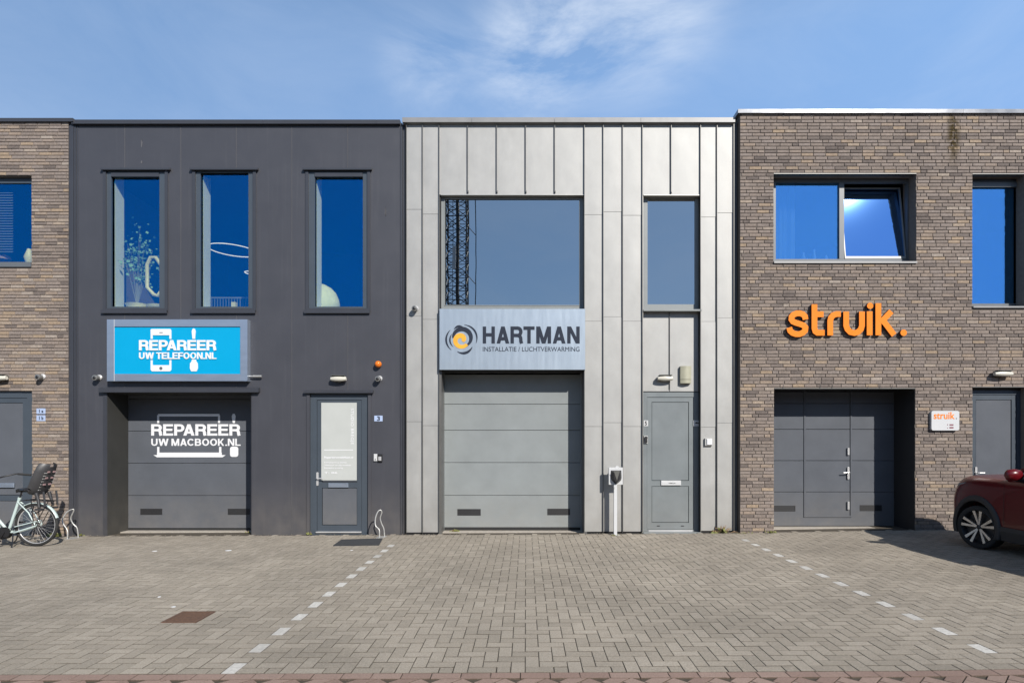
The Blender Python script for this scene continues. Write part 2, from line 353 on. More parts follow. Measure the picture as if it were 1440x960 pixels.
M['paver'] = tone_mat('concrete_paver', [(.085,.072,.052),(.318,.280,.226),(.350,.308,.248),(.374,.329,.266),(.405,.358,.292)], .92, amt=.28, scale=75, bump=.8, bscale=240, speck=.6, big=.16)
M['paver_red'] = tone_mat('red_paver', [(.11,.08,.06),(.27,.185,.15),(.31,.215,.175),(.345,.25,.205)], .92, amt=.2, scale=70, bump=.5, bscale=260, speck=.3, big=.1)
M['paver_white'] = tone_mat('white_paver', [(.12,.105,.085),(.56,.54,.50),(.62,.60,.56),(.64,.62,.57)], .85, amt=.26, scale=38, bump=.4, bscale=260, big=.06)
M['glass_blue'] = glass_mat('blue_glass', (.01,.36,.98), (.97,1.0,.90), .21, wave=.0008)
M['glass_sky'] = glass_mat('sky_glass', (.20,.54,.98), (.85,.97,1.0), .54, wave=.0008)
M['glass_grey'] = glass_mat('grey_glass', (.46,.49,.50), (.40,.43,.45), .84, wave=.0006)
M['glass_open'] = glass_mat('tilted_glass', (.22,.46,.90), (.30,.36,.40), .80, rough=.022)

# ------------------------------------------------------------------ text
def text(string, x0, x1, z0, z1, y, depth, mat, parent, name='lettering', bold=0.0, rot=0, label=None, track=1.0):
    cu = bpy.data.curves.new('text', 'FONT'); cu.body = string; cu.offset = bold; cu.resolution_u = 4; cu.space_character = track
    cu.extrude = .5; ob = bpy.data.objects.new('tmp', cu); COL.objects.link(ob)
    dg = bpy.context.evaluated_depsgraph_get(); me = bpy.data.meshes.new_from_object(ob.evaluated_get(dg))
    COL.objects.unlink(ob); bpy.data.objects.remove(ob)
    vs = [v.co.copy() for v in me.vertices]
    if rot == -90: vs = [Vector((v.y, -v.x, v.z)) for v in vs]
    ax, bx = min(v.x for v in vs), max(v.x for v in vs); ay, by = min(v.y for v in vs), max(v.y for v in vs)
    for v, q in zip(me.vertices, vs):
        v.co = ((q.x-ax)/(bx-ax)*(x1-x0)+x0, y - (q.z+.5)*depth, (q.y-ay)/(by-ay)*(z1-z0)+z0)
    c = Vector(((x0+x1)/2, y, z0))
    for v in me.vertices: v.co -= c
    me.materials.clear(); me.materials.append(mat); me.update()
    o = bpy.data.objects.new(name, me); COL.objects.link(o); place(o, c, parent)
    if label: o['label'] = label
    return o
GL = {}
def _gl():
    def V(x, z0=0, z1=1): return ('S', [(x,z0),(x,z1)])
    def Hh(x0, x1, z): return ('S', [(x0,z),(x1,z)])
    def ea(cx, cz, rx, rz, a0, a1, n=10): return [(cx+rx*math.cos(R(a0+(a1-a0)*k/n)), cz+rz*math.sin(R(a0+(a1-a0)*k/n))) for k in range(n+1)]
    def D(xb, xt, z0=0, z1=1): return ('D', xb, xt, z0, z1)
    GL['E'] = (.66, [('S', [(.66,.905),(.1,.905),(.1,.095),(.67,.095)]), Hh(.1,.62,.51)])
    GL['F'] = (.62, [('S', [(.62,.905),(.1,.905),(.1,0)]), Hh(.1,.56,.49)])
    GL['P'] = (.68, [('S', [(.1,0),(.1,.905)]+ea(.40,.67,.185,.235,90,-90)+[(.205,.435)])])
    GL['R'] = (.72, [('S', [(.1,0),(.1,.905)]+ea(.43,.69,.185,.215,90,-90)+[(.205,.475)]), ('S', [(.42,.475),(.56,.43),(.605,.33),(.62,.12),(.66,0)])])
    GL['A'] = (.76, [D(.11,.38), D(.65,.38), Hh(.2,.56,.28)])
    GL['U'] = (.72, [('S', [(.1,1),(.1,.36)]+ea(.36,.36,.26,.265,180,360)+[(.62,.36),(.62,1)])])
    GL['W'] = (1.14, [D(.31,.11), D(.31,.57), D(.83,.57), D(.83,1.03)])
    GL['T'] = (.66, [Hh(0,.66,.905), V(.33,0,.9)])
    GL['L'] = (.60, [('S', [(.1,1),(.1,.095),(.6,.095)])])
    GL['O'] = (.80, [('S', ea(.4,.5,.30,.405,90,450,28))])
    GL['C'] = (.76, [('S', ea(.4,.5,.30,.405,38,322,22))])
    GL['N'] = (.74, [V(.1), V(.64), D(.62,.12)])
    GL['M'] = (.88, [V(.1), V(.78), D(.44,.13), D(.44,.75)])
    GL['B'] = (.72, [V(.1), ('S', [(.15,.905)]+ea(.40,.71,.17,.195,90,-90)+[(.15,.515)]), ('S', [(.15,.515)]+ea(.42,.305,.20,.21,90,-90)+[(.15,.095)])])
    GL['K'] = (.74, [V(.1), D(.60,.26,0,.62), D(.17,.58,.34,1)])
    GL['H'] = (.72, [V(.1), V(.62), Hh(.1,.62,.51)])
    GL['.'] = (.2, [('S', [(.1,0),(.1,.19)])])
    GL[' '] = (.2, [])
_gl()
KERN = {'PA':.15,'AR':.03,'TE':.03,'FO':.03,'RT':.05,'W ':.02,'LE':.02,'TM':.0,'AC':.04,'CB':0}
def sign_text(string, x0, x1, z0, z1, y, depth, mat, parent, gap=.075, w=.195):
    adv = []; x = 0
    for ch in string:
        x -= KERN.get((string[len(adv)-1] if adv else '')+ch, 0); adv.append(x); x += GL[ch][0]+(gap if ch != ' ' else .04)
        if ch == 'L' and False: x -= .05
    tot = x-gap; sx = (x1-x0)/tot; sz = z1-z0; mb = MB()
    for ch, ax in zip(string, adv):
        for n_, g in enumerate(GL[ch][1]):
            off = .0004*n_; m2 = MB()
            if g[0] == 'S': stroke(m2, g[1], w, 0, 1)
            else:
                _, xb, xt, a, b = g; wx = w*1.06; m2.prism([(xb-wx/2,a),(xb+wx/2,a),(xt+wx/2,b),(xt-wx/2,b)], 0, 1)
            mb.add([(x0+(ax+p.x)*sx, (y-depth-off) if p.y < .5 else y, z0+p.z*sz) for p in m2.v], m2.f)
    o = mb.build('lettering', mat, parent); return o
def rrect(x0, x1, z0, z1, r, n=5):
    p = []
    for cx, cz, a0 in ((x1-r,z0+r,-90),(x1-r,z1-r,0),(x0+r,z1-r,90),(x0+r,z0+r,180)):
        for k in range(n+1): a = R(a0+90*k/n); p.append((cx+r*math.cos(a), cz+r*math.sin(a)))
    return p
def arc_band(cx, cz, r0f, r1f, a0, a1, n=28):        # band between two radii given as functions of t
    o, i = [], []
    for k in range(n+1):
        t = k/n; a = R(a0+(a1-a0)*t); o.append((cx+r1f(t)*math.cos(a), cz+r1f(t)*math.sin(a))); i.append((cx+r0f(t)*math.cos(a), cz+r0f(t)*math.sin(a)))
    return o, i
def band(mb, o, i, y0, y1):
    for k in range(len(o)-1): mb.add([(o[k][0],y0,o[k][1]),(o[k+1][0],y0,o[k+1][1]),(i[k+1][0],y0,i[k+1][1]),(i[k][0],y0,i[k][1]),
            (o[k][0],y1,o[k][1]),(o[k+1][0],y1,o[k+1][1]),(i[k+1][0],y1,i[k+1][1]),(i[k][0],y1,i[k][1])],
            [(0,1,2,3),(7,6,5,4),(0,4,5,1),(3,2,6,7)])
def stroke(mb, pts, w, y0, y1):                       # thick stroke with mitred corners in XZ
    pts = [p for i, p in enumerate(pts) if i == 0 or abs(p[0]-pts[i-1][0])+abs(p[1]-pts[i-1][1]) > 1e-5]
    n = len(pts); L, Rr = [], []
    for k in range(n):
        a = Vector(pts[max(k-1,0)]); b = Vector(pts[k]); c = Vector(pts[min(k+1,n-1)])
        d1 = (b-a).normalized() if k > 0 else (c-b).normalized(); d2 = (c-b).normalized() if k < n-1 else d1
        t = (d1+d2).normalized(); nn = Vector((-t.y, t.x)); m = w/2/max(.4, nn.dot(Vector((-d1.y, d1.x))))
        L.append(b+nn*m); Rr.append(b-nn*m)
    for k in range(n-1):
        mb.add([(L[k].x,y0,L[k].y),(L[k+1].x,y0,L[k+1].y),(Rr[k+1].x,y0,Rr[k+1].y),(Rr[k].x,y0,Rr[k].y),
                (L[k].x,y1,L[k].y),(L[k+1].x,y1,L[k+1].y),(Rr[k+1].x,y1,Rr[k+1].y),(Rr[k].x,y1,Rr[k].y)],
               [(3,2,1,0),(4,5,6,7),(0,1,5,4),(2,3,7,6)]+([(3,0,4,7)] if k == 0 else [])+([(1,2,6,5)] if k == n-2 else []))

# ------------------------------------------------------------------ ground, road, pavement
def strip_sheet(name, y0, y1, dz, mat, x0=-14, x1=14, parent=None, n=28):
    mb = MB(); xs = [x0+(x1-x0)*i/n for i in range(n+1)]
    for i in range(n):
        a, b = xs[i], xs[i+1]
        mb.add([(a,y0,gz(a)+dz),(b,y0,gz(b)+dz),(b,y1,gz(b)+dz),(a,y1,gz(a)+dz)], [(0,1,2,3)])
    return mb.build(name, mat, parent, recentre=False)
mb = MB(); mb.add([(-600,-600,-.12),(600,-600,-.12),(600,600,-.12),(-600,600,-.12)], [(0,1,2,3)])
tag(mb.build('ground', M['road'], recentre=False), None, kind='structure')
Y_EDGE = F*(CAMH-gz(0))/(945-VY)-CAMD
pavement = strip_sheet('pavement', Y_EDGE, .62, -.010, M['joint_sand']); pavement['kind'] = 'structure'
road = strip_sheet('road', -13, Y_EDGE, -.012, M['joint_sand']); road['kind'] = 'structure'

def paver_vs(L, W, h=.05, c=.0018):
    a, b = L/2, W/2
    v = [(-a,-b,-h),(a,-b,-h),(a,b,-h),(-a,b,-h),(-a,-b,-c),(a,-b,-c),(a,b,-c),(-a,b,-c),(-a+c,-b+c,0),(a-c,-b+c,0),(a-c,b-c,0),(-a+c,b-c,0)]
    f = [(0,1,5,4),(1,2,6,5),(2,3,7,6),(3,0,4,7),(4,5,9,8),(5,6,10,9),(6,7,11,10),(7,4,8,11),(8,9,10,11)]
    return v, f
def cut(items, hole):
    out = []
    for (x, y, rot, L, W, mk) in items:
        a, b = (L/2, W/2) if rot == 0 else (W/2, L/2)
        if x+a < hole[0] or x-a > hole[1] or y+b < hole[2] or y-b > hole[3]: out.append((x, y, rot, L, W, mk)); continue
        for r in rects_minus(x-a, x+a, y-b, y+b, [hole]):
            if r[1]-r[0] > .012 and r[3]-r[2] > .012: out.append(((r[0]+r[1])/2, (r[2]+r[3])/2, 0, r[1]-r[0]-.001, r[3]-r[2]-.001, 'paver'))
    return out
def lay(items, mat, parent, name, nind=300):
    """items: (x,y,rotation,length,width,matkey). The nearest ones in the frame are objects, the rest one mesh."""
    def vis(it):
        Z = it[1]+CAMD
        if Z < 1: return False
        px = VX+F*it[0]/Z; py = VY+F*(CAMH-gz(it[0]))/Z
        return -10 < px < 1450 and py < 966
    order = sorted([i for i, it in enumerate(items) if vis(it)], key=lambda i: items[i][0]**2+(items[i][1]+CAMD)**2)
    chosen = set(order[:nind]); pool = {}
    rest = {}
    for i, (x, y, rot, L, W, mk) in enumerate(items):
        tilt = Matrix.Rotation(random.uniform(-.006,.006), 4, 'X') @ Matrix.Rotation(random.uniform(-.004,.004)-.0042-(.012 if x > 2.8 else 0), 4, 'Y')
        Mx = Matrix.Translation((x, y, gz(x)+random.uniform(-.0012,.0012)-(.004 if rot not in (0, math.pi/2) else 0))) @ tilt @ Matrix.Rotation(rot+random.uniform(-.008,.008), 4, 'Z')
        if i in chosen:
            key = (round(L,3), round(W,3), mk, random.randrange(10))
            if key not in pool:
                v, f = paver_vs(L, W); me = bpy.data.meshes.new(name); me.from_pydata(v, [], f)
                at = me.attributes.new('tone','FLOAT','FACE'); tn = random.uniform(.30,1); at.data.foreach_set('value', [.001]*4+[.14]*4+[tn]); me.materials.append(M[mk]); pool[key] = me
            o = bpy.data.objects.new(name, pool[key]); COL.objects.link(o); o.parent = parent; o.matrix_local = Matrix.Translation(-WORLDLOC[parent.name]) @ Mx
        else:
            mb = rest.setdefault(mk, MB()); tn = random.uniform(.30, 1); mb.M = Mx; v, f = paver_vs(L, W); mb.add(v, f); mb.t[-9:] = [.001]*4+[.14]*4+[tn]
    for mk, mb in rest.items():
        mb.M = None; o = mb.build(name+'_field' if mk != 'paver_white' else 'marking_paver_field', M[mk], parent); o['kind'] = 'stuff'
U = .108; J = .0075
X_M1 = -2.222
cL = 0; cR = 55                                         # marker columns
skip_x0, skip_x1, skip_y0, skip_y1 = 0,0,0,0
gr_px = [(226,874),(276,874),(293,860),(250,860)]       # drain grating
gY0, gY1 = F*1.74/(874.5-VY)-CAMD, F*1.74/(860-VY)-CAMD
gX0, gX1 = (227-VX)/F*(gY0+CAMD), (276-VX)/F*(gY0+CAMD)
items = []; white = []
y_start = Y_EDGE + .002
for cx in range(-112, 96):
    x0 = X_M1-U/2+cx*U
    for cy in range(0, 70):
        v = (cx-cy+3) % 4
        yb = y_start+cy*U
        if yb > .05: continue
        if v == 0: x, y, rot = x0+U, yb+U/2, 0
        elif v == 3: x, y, rot = x0+U/2, yb+U, math.pi/2
        else:
            # half stones along the road edge
            if cy == 0 and v == 2: items.append((x0+U/2, yb+U/2, 0, U-J, U-J, 'paver'))
            continue
        if y+U*.5 > .0: continue
        mk = 'paver'
        if v == 3 and cx == cL and yb < -1.0: mk = 'paver_white'
        if v == 3 and cx == cR and yb < -.75: mk = 'paver_white'
        items.append((x, y, rot, 2*U-.0045, U-.0085, mk) if rot == 0 else (x, y, rot, 2*U-.0085, U-.0045, mk))
items = cut(items, (gX0-.006, gX1+.006, gY0-.016, gY1+.016))
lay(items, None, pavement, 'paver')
items = []
y = Y_EDGE-.052
x = -8.0
while x < 8: items.append((x, y, 0, .213, .099, 'paver_red')); x += .218
# road behind the border: herringbone laid at 45 degrees
for i in range(-70, 70):
    for j in range(-70, 70):
        v = (i-j) % 4
        if v not in (0, 3): continue
        a, b = (i*U+(U if v == 0 else U/2)), (j*U+(U/2 if v == 0 else U))
        wx = (a-b)*.7071; wy = (a+b)*.7071+Y_EDGE-.24
        if wy > Y_EDGE-.05 or wy < Y_EDGE-.9 or abs(wx) > 6.5: continue
        items.append((wx, wy, math.pi/4+(0 if v == 0 else math.pi/2), 2*U-J, U-J, 'paver_red'))
BORDER = Y_EDGE-.11
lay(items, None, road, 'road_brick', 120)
# threshold concrete strips in front of the facade
def gpoly(name, pts, dz, mat, parent=None, th=.02, label=None):
    mb = MB(); n = len(pts)
    mb.add([(x,y,gz(x)+dz) for x,y in pts]+[(x,y,gz(x)+dz-th) for x,y in pts], [tuple(range(n)), tuple(range(2*n-1,n-1,-1))]+[(i,i+n,(i+1)%n+n,(i+1)%n) for i in range(n)])
    o = mb.build(name, mat, parent)
    if label: o['label'] = label
    return o

# ------------------------------------------------------------------ buildings
def P4(l, r, t, b, Y=0): return (SX(l,Y), SX(r,Y), SZ(b,Y), SZ(t,Y))
DEPTH = 12.0
def shell(parent, x0, x1, ztop, y=.30, roofz=None):
    rz = roofz or ztop-.25
    mb = MB(); mb.box(x0, x0+.15, y, DEPTH, -.1, rz); mb.build('side_wall', M['mortar'], parent)
    mb = MB(); mb.box(x1-.15, x1, y, DEPTH, -.1, rz); mb.build('side_wall', M['mortar'], parent)
    mb = MB(); mb.box(x0+.15, x1-.15, DEPTH-.2, DEPTH, -.1, rz); mb.build('back_wall', M['mortar'], parent)
    mb = MB(); mb.box(x0+.16, x1-.16, y, DEPTH-.21, rz-.3, rz-.003); mb.build('roof', M['roofing'], parent)
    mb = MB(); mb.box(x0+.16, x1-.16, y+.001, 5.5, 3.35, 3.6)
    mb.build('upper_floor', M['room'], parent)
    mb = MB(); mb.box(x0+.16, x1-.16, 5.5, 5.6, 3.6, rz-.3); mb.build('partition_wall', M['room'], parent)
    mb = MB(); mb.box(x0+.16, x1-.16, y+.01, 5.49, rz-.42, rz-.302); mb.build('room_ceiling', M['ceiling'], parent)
def backing(parent, x0, x1, z0, z1, holes, y0, y1, mat, name='wall'):
    mb = MB()
    for r in rects_minus(x0, x1, z0, z1, holes): mb.box(r[0], r[1], y0, y1, r[2], r[3])
    return mb.build(name, mat, parent)
def garage_recess(parent, hole, yf, depth, mat_jamb, zfloor_mat=True):
    x0, x1, z0, z1 = hole
    mb = MB(); mb.box(x0-.06, x0+.004, yf+.003, yf+depth+.1, z0-.1, z1-.001); mb.build('reveal', mat_jamb, parent)
    mb = MB(); mb.box(x1-.004, x1+.06, yf+.003, yf+depth+.1, z0-.1, z1-.001); mb.build('reveal', mat_jamb, parent)
    mb = MB(); mb.box(x0, x1, yf+.03, yf+depth+.1, z1-.003, z1+.08); mb.build('lintel_soffit', mat_jamb, parent)
    mb = MB(); mb.box(x0, x1, yf+depth-.22, yf+depth+.1, -.1, gz((x0+x1)/2)+.003); mb.build('threshold', M['concrete'], parent)
def overhead_door(parent, x0, x1, z0, z1, y, joints, vents, mat, label=None):
    d = MB(); d.box(x0, x1, y+.02, y+.05, z0, z1); door = d.build('garage_door', M['groove'], parent)
    zs = [z0+.012]+[SZ(j, y) for j in sorted(joints, reverse=True)]+[z1]
    zs = [z for i, z in enumerate(zs) if i == 0 or z > zs[i-1]+.05]
    for a, b in zip(zs[:-1], zs[1:]):
        mb = MB()
        m_ = (a+b)/2
        mb.cbox(x0+.002, x1-.002, y, y+.02, a+.003, b-.003, .006)
        mb.build('door_section', mat, door)
    mb = MB(); mb.box(x0, x1, y-.004, y+.02, z0-.03, z0+.012); mb.build('bottom_seal', M['rubber'], door)
    for v in vents:
        a, b, c, e = P4(*v, y-.004); mb = MB(); ring(mb, a, b, c, e, .012, y-.006, y-.0005)
        for k in range(5): zz = c+.016+(e-c-.032)*k/4; mb.box(a+.012, b-.012, y-.004, y-.0005, zz-.003, zz+.003)
        mb.box(a+.012, b-.012, y-.0018, y-.0003, c+.012, e-.012)
        mb.build('vent', M['vent'], door)
    return door
def coping(parent, x0, x1, z0, z1, yf, over, mat, joints=(), seg=True):
    edges = [x0]+sorted(joints)+[x1]
    for a, b in zip(edges[:-1], edges[1:]):
        mb = MB(); mb.box(a+.002, b-.002, yf-over, yf+.32, z0, z1); mb.build('coping', mat, parent)
    mb = MB(); mb.box(x0, x0+.3, yf+.321, DEPTH, z0, z1-.004); mb.build('coping_return', mat, parent)
    mb = MB(); mb.box(x1-.3, x1, yf+.321, DEPTH, z0, z1-.004); mb.build('coping_return', mat, parent)

# ---- bricks
CH, BL, JN = .0608, .212, .0105
def bricks(parent, x0, x1, z0, z1, holes, y, tone_shift=0.0, th=.012, nind=300, closer=True):
    items = []; z = z0; row = 0
    while z < z1-.01:
        h = min(CH-JN, z1-z-.002)
        x = x0 + (0 if row % 2 else -BL/2) + random.choice((0,-.055,.03,-.03,0))
        while x < x1:
            L = BL if random.random() > .06 else .101
            a, b = max(x, x0), min(x+L, x1); x += L+JN
            segs = [(a, b)]
            for hx0, hx1, hz0, hz1 in holes:
                if z+h > hz0+.006 and z < hz1-.006:
                    ns = []
                    for s in segs:
                        if s[1] <= hx0 or s[0] >= hx1: ns.append(s); continue
                        if s[0] < hx0: ns.append((s[0], hx0))
                        if s[1] > hx1: ns.append((hx1, s[1]))
                    segs = ns
            for s in segs:
                if s[1]-s[0] > .02: items.append((s[0], s[1], z, z+h))
        z += CH; row += 1
    # cut bricks where an opening's edge crosses a course is left to the frames; full ones nearest the camera become objects
    full = [i for i, s in enumerate(items) if abs(s[1]-s[0]-BL) < 1e-4 and -10 < VX+sc(y)*s[0] and VX+sc(y)*s[1] < 1450]
    full.sort(key=lambda i: items[i][0]**2+((items[i][2]-CAMH)*1.0)**2); chosen = set(full[:nind])
    pool = []
    def tone():
        t = random.gauss(.45, .2)+tone_shift
        u = random.random()
        if u < .07: t = random.uniform(0,.1)
        elif u > .93: t = random.uniform(.85,1)
        return min(1, max(.001, t))
    for k in range(36):
        mb = MB(); mb.tone = tone(); mb.cbox(-BL/2, BL/2, -th, .0, 0, CH-JN, .0025); me = bpy.data.meshes.new('brick'); me.from_pydata(mb.v, [], mb.f)
        at = me.attributes.new('tone','FLOAT','FACE'); at.data.foreach_set('value', mb.t); me.materials.append(M['brick']); pool.append(me)
    mb = MB(); pl = WORLDLOC[parent.name]
    for i, s in enumerate(items):
        dy = random.uniform(-.0025, .0025)
        if i in chosen:
            o = bpy.data.objects.new('brick', random.choice(pool)); COL.objects.link(o); o.parent = parent; o.location = Vector(((s[0]+s[1])/2, y+dy, s[2]))-pl
            o.rotation_euler = (0, random.uniform(-.004,.004), random.uniform(-.006,.006))
        else:
            mb.tone = tone(); mb.cbox(s[0], s[1], y-th+dy, y, s[2], s[3], .0025)
    o = mb.build('brickwork', M['brick'], parent); o['kind'] = 'stuff'

# ================= left brick building =================
YL = -.03
lb = thing('brick_building', (SX(0), YL, 0), 'grey brown brick building cut off by the left edge of the street view', 'building')
x0L, x1L = -11.6, SX(96.5, YL)
zt = SZ(171, YL)
hW = P4(-60, 45, 247, 376, YL); hD = P4(-60, 45.5, 549, 790, YL)
bricks(lb, x0L, x1L, -.1, zt, [hW, hD], YL-.0, .06)
backing(lb, x0L, x1L-.004, -.15, zt, [hW, hD], YL, YL+.25, M['mortar'])
shell(lb, x0L, x1L, zt+.1)
coping(lb, x0L, SX(102.5, YL-.05), SZ(170.8,YL-.05), SZ(166,YL-.05), YL, .05, M['clad_trim'])
# ---- generic plain window with frame, pane, sill
def window(parent, hole, yf, rec, fw, glass, mf, sill=None, label=None, panes=None, wt=None, wb=None, wl_=None, wr=None, thick=.06, blindbox=None):
    x0, x1, z0, z1 = hole
    f = MB(); ring(f, x0, x1, z0, z1, fw, yf+rec, yf+rec+thick, wl_=wl_, wr=wr, wb=wb, wt=wt)
    w = f.build('window', mf, parent)
    if label: w['label'] = label
    a = fw if wl_ is None else wl_; b = fw if wr is None else wr; c = fw if wb is None else wb; d = fw if wt is None else wt
    g = MB(); g.box(x0+a-.004, x1-b+.004, yf+rec+.025, yf+rec+.033, z0+c-.004, z1-d+.004); g.build('pane', glass, w)
    if blindbox:
        g = MB(); g.box(x0+a+.002, x1-b-.002, yf+rec-.03, yf+rec+.02, z1-d-blindbox, z1-d-.002); g.build('blind_box', mf, w)
    return w
def sill(parent, x0, x1, z0, z1, y0, y1, mat):
    mb = MB(); mb.box(x0, x1, y0, y1, z0, z1); return mb.build('sill', mat, parent)
w = window(lb, (hW[0], hW[1], SZ(369,YL), hW[3]), YL, .09, SX(45)-SX(38)+.0, M['glass_blue'], M['frame_blue'], wt=.10, wr=.02, wb=.03)
sill(w, hW[0], hW[1], SZ(375.8,YL), SZ(369,YL), YL-.03, YL+.2, M['frame'])
# door
def leaf_door(parent, hole, yf, rec, frame_w, mats, name='door', lower=None, label=None, leaf_rect=None):
    x0, x1, z0, z1 = hole; y = yf+rec
    f = MB(); ring(f, x0, x1, z0, z1, frame_w, y, y+.07, wb=.03); d = f.build(name, mats[0], parent)
    if label: d['label'] = label
    lx0, lx1, lz0, lz1 = x0+frame_w+.005, x1-frame_w-.005, z0+.035, z1-frame_w-.005
    l = MB(); st = .085
    ring(l, lx0, lx1, lz0, lz1, st, y+.012, y+.055, wb=.12)
    if lower: l.box(lx0+st, lx1-st, y+.013, y+.055, lower-.05, lower+.05)
    leaf = l.build('leaf', mats[0], d)
    p = MB()
    for a, b in (((lz0+.12, lower-.05), (lower+.05, lz1-st)) if lower else ((lz0+.12, lz1-st),)):
        p = MB(); p.cbox(lx0+st+.004, lx1-st-.004, y+.022, y+.04, a+.004, b-.004, .008); p.build('panel', mats[1], d)
    p = MB(); p.box(lx0, lx1, y+.04, y+.056, lz0+.01, lz1-.01); p.build('core', M['groove'], d)
    return d, (lx0, lx1, lz0, lz1)
def letterbox(parent, l, r, t, b, y, mat, lab=None):
    a, c, e, f = P4(l, r, t, b, y); mb = MB(); mb.cbox(a, c, y-.018, y, e, f, .004); mb.box(a+.02, c-.02, y-.021, y-.016, (e+f)/2-.004, (e+f)/2+.012)
    o = mb.build('letterbox', mat, parent)
    return o
def lever_handle(parent, px, t, b, y, side=1, blob=True):
    x = SX(px, y); z0, z1 = SZ(b, y), SZ(t, y)
    mb = MB(); mb.prism(rrect(x-.02, x+.02, z0, z1, .018), y-.012, y)
    zc = z0+(z1-z0)*.55
    mb.tube([(x, y-.01, zc), (x, y-.055, zc), (x+side*.02, y-.06, zc), (x+side*.12, y-.06, zc)], .009, 8)
    return mb.build('handle', M['chrome'], parent)
ld, _ = leaf_door(lb, (hD[0], hD[1], gz(-9)+.0, hD[3]), YL, .04, .13, (M['frame_blue'], M['door_slate']), lower=SZ(700))
letterbox(ld, -14, 20.5, 678.8, 685.2, YL+.045, M['alu'])

# ================= dark clad building =================
db = thing('dark_clad_building', (SX(330), 0, 0), 'anthracite metal clad building with three tall upstairs windows and two entrances', 'building')
XD0, XD1 = SX(97), SX(568)
ztd = SZ(174)
winD = [(145.6,236.7,156.4,224.0), (271.0,360.5,281.7,349.2), (430.0,521.0,442.7,510.2)]
hG = P4(151, 353.5, 552, 790); hGc = P4(145.5, 354, 549, 790)
hP = P4(431.7, 522, 551, 790)
wh = [P4(a, b, 238, 437.5) for a, b, _, _ in winD]
holesD = wh + [hGc, hP]
glassH = [P4(c, d, 242.8, 431) for _, _, c, d in winD]
backing(db, XD0, XD1, -.15, ztd, glassH+[hG, P4(436, 517.5, 552.5, 790)], .035, .25, M['groove'])
shell(db, XD0, XD1, ztd)
jn = [107.5, 175.2, 254, 332, 410, 488.7, 563]
for i in range(6):
    a, b = SX(jn[i])+(.002 if i else 0), SX(jn[i+1])-.002
    mb = MB()
    for r in rects_minus(a, b, -.1, ztd, holesD): mb.box(r[0], r[1], 0, .036, r[2], r[3])
    mb.build('panel', M['clad'], db)
for j in jn[1:6]:            # sunlit edge of each cassette joint, painted as a pale strip
    mb = MB()
    for r in rects_minus(SX(j)+.002, SX(j)+.007, -.08, ztd-.02, holesD): mb.box(r[0], r[1], -.004, .002, r[2], r[3])
    mb.build('lit_joint_edge', M['light_joint'], db)
mb = MB(); mb.box(SX(96.9), SX(104.5), -.022, .12, -.1, ztd); mb.build('corner_flashing', M['clad_trim'], db)
mb = MB(); mb.box(SX(104.8), SX(107.3), -.012, .034, -.1, ztd); mb.box(SX(108.6), SX(110), -.006, -.0005, -.1, ztd); mb.build('corner_trim', M['clad_trim'], db)
mb = MB(); mb.box(SX(563.2), SX(566), -.014, .034, -.1, ztd); mb.box(SX(566.3), SX(569.5), .03, .10, -.1, ztd); mb.build('corner_trim', M['clad_trim'], db)
coping(db, SX(103.5), SX(563.5), SZ(174,-.06), SZ(168.3,-.06), 0, .06, M['clad_trim'], joints=[SX(215), SX(372), SX(530)])
def lip(parent, l, r, t, b, over=.07, name='drip_flashing'):
    mb = MB(); x0, x1, z0, z1 = P4(l, r, t, b, -.06)
    mb.add([(x0,0,z1+.02),(x1,0,z1+.02),(x1,-over,z1),(x0,-over,z1),(x0,-over,z0),(x1,-over,z0),(x1,-.001,z0+.018),(x0,-.001,z0+.018)],
           [(3,2,1,0),(4,5,2,3),(7,6,5,4),(0,7,4,3),(1,2,5,6)])
    return mb.build(name, M['clad_trim'], parent)
for i, (a, b, c, d) in enumerate(winD):
    x0, x1, z0, z1 = wh[i]
    f = MB(); ring(f, x0, x1, z0, z1, .055, -.022, .035, wt=.03, wb=.05); w = f.build('window', M['clad_trim'], db)
    gx0, gx1, gz0, gz1 = glassH[i]
    f = MB(); ring(f, x0+.055, x1-.055, z0+.05, z1-.03, .03, .004, .09, wl_=gx0-x0-.055, wr=x1-.055-gx1, wb=gz0-z0-.05, wt=z1-.03-gz1); f.build('frame', M['frame_blue'], w)
    g = MB(); g.box(gx0-.003, gx1+.003, .055, .063, gz0-.003, gz1+.003); g.build('pane', M['glass_blue'], w)
    if i != 1:
        g = MB(); g.box(gx0+.002, gx1-.002, -.012, .05, gz1-.078, gz1-.001); g.build('blind_box', M['clad_trim'], w)
    cx = (a+b)/2
    lp = lip(w, a-5, b+1.5, 236, 238.6, .06)
    f = MB(); f.box(SX(a-1.5), SX(b-.3), -.05, -.0225, SZ(441), SZ(436)); f.build('sill', M['clad_trim'], w)
    # sunlit plaster reveals of the room
    f = MB(); f.box(gx0-.12, gx0+.006, .092, .34, gz0-.1, gz1+.1); f.box(gx1-.006, gx1+.12, .092, .34, gz0-.1, gz1+.1); f.box(gx0+.006, gx1-.006, .092, .34, gz0-.10, gz0+.004); f.build('inner_reveal', M['inner_white'], w)
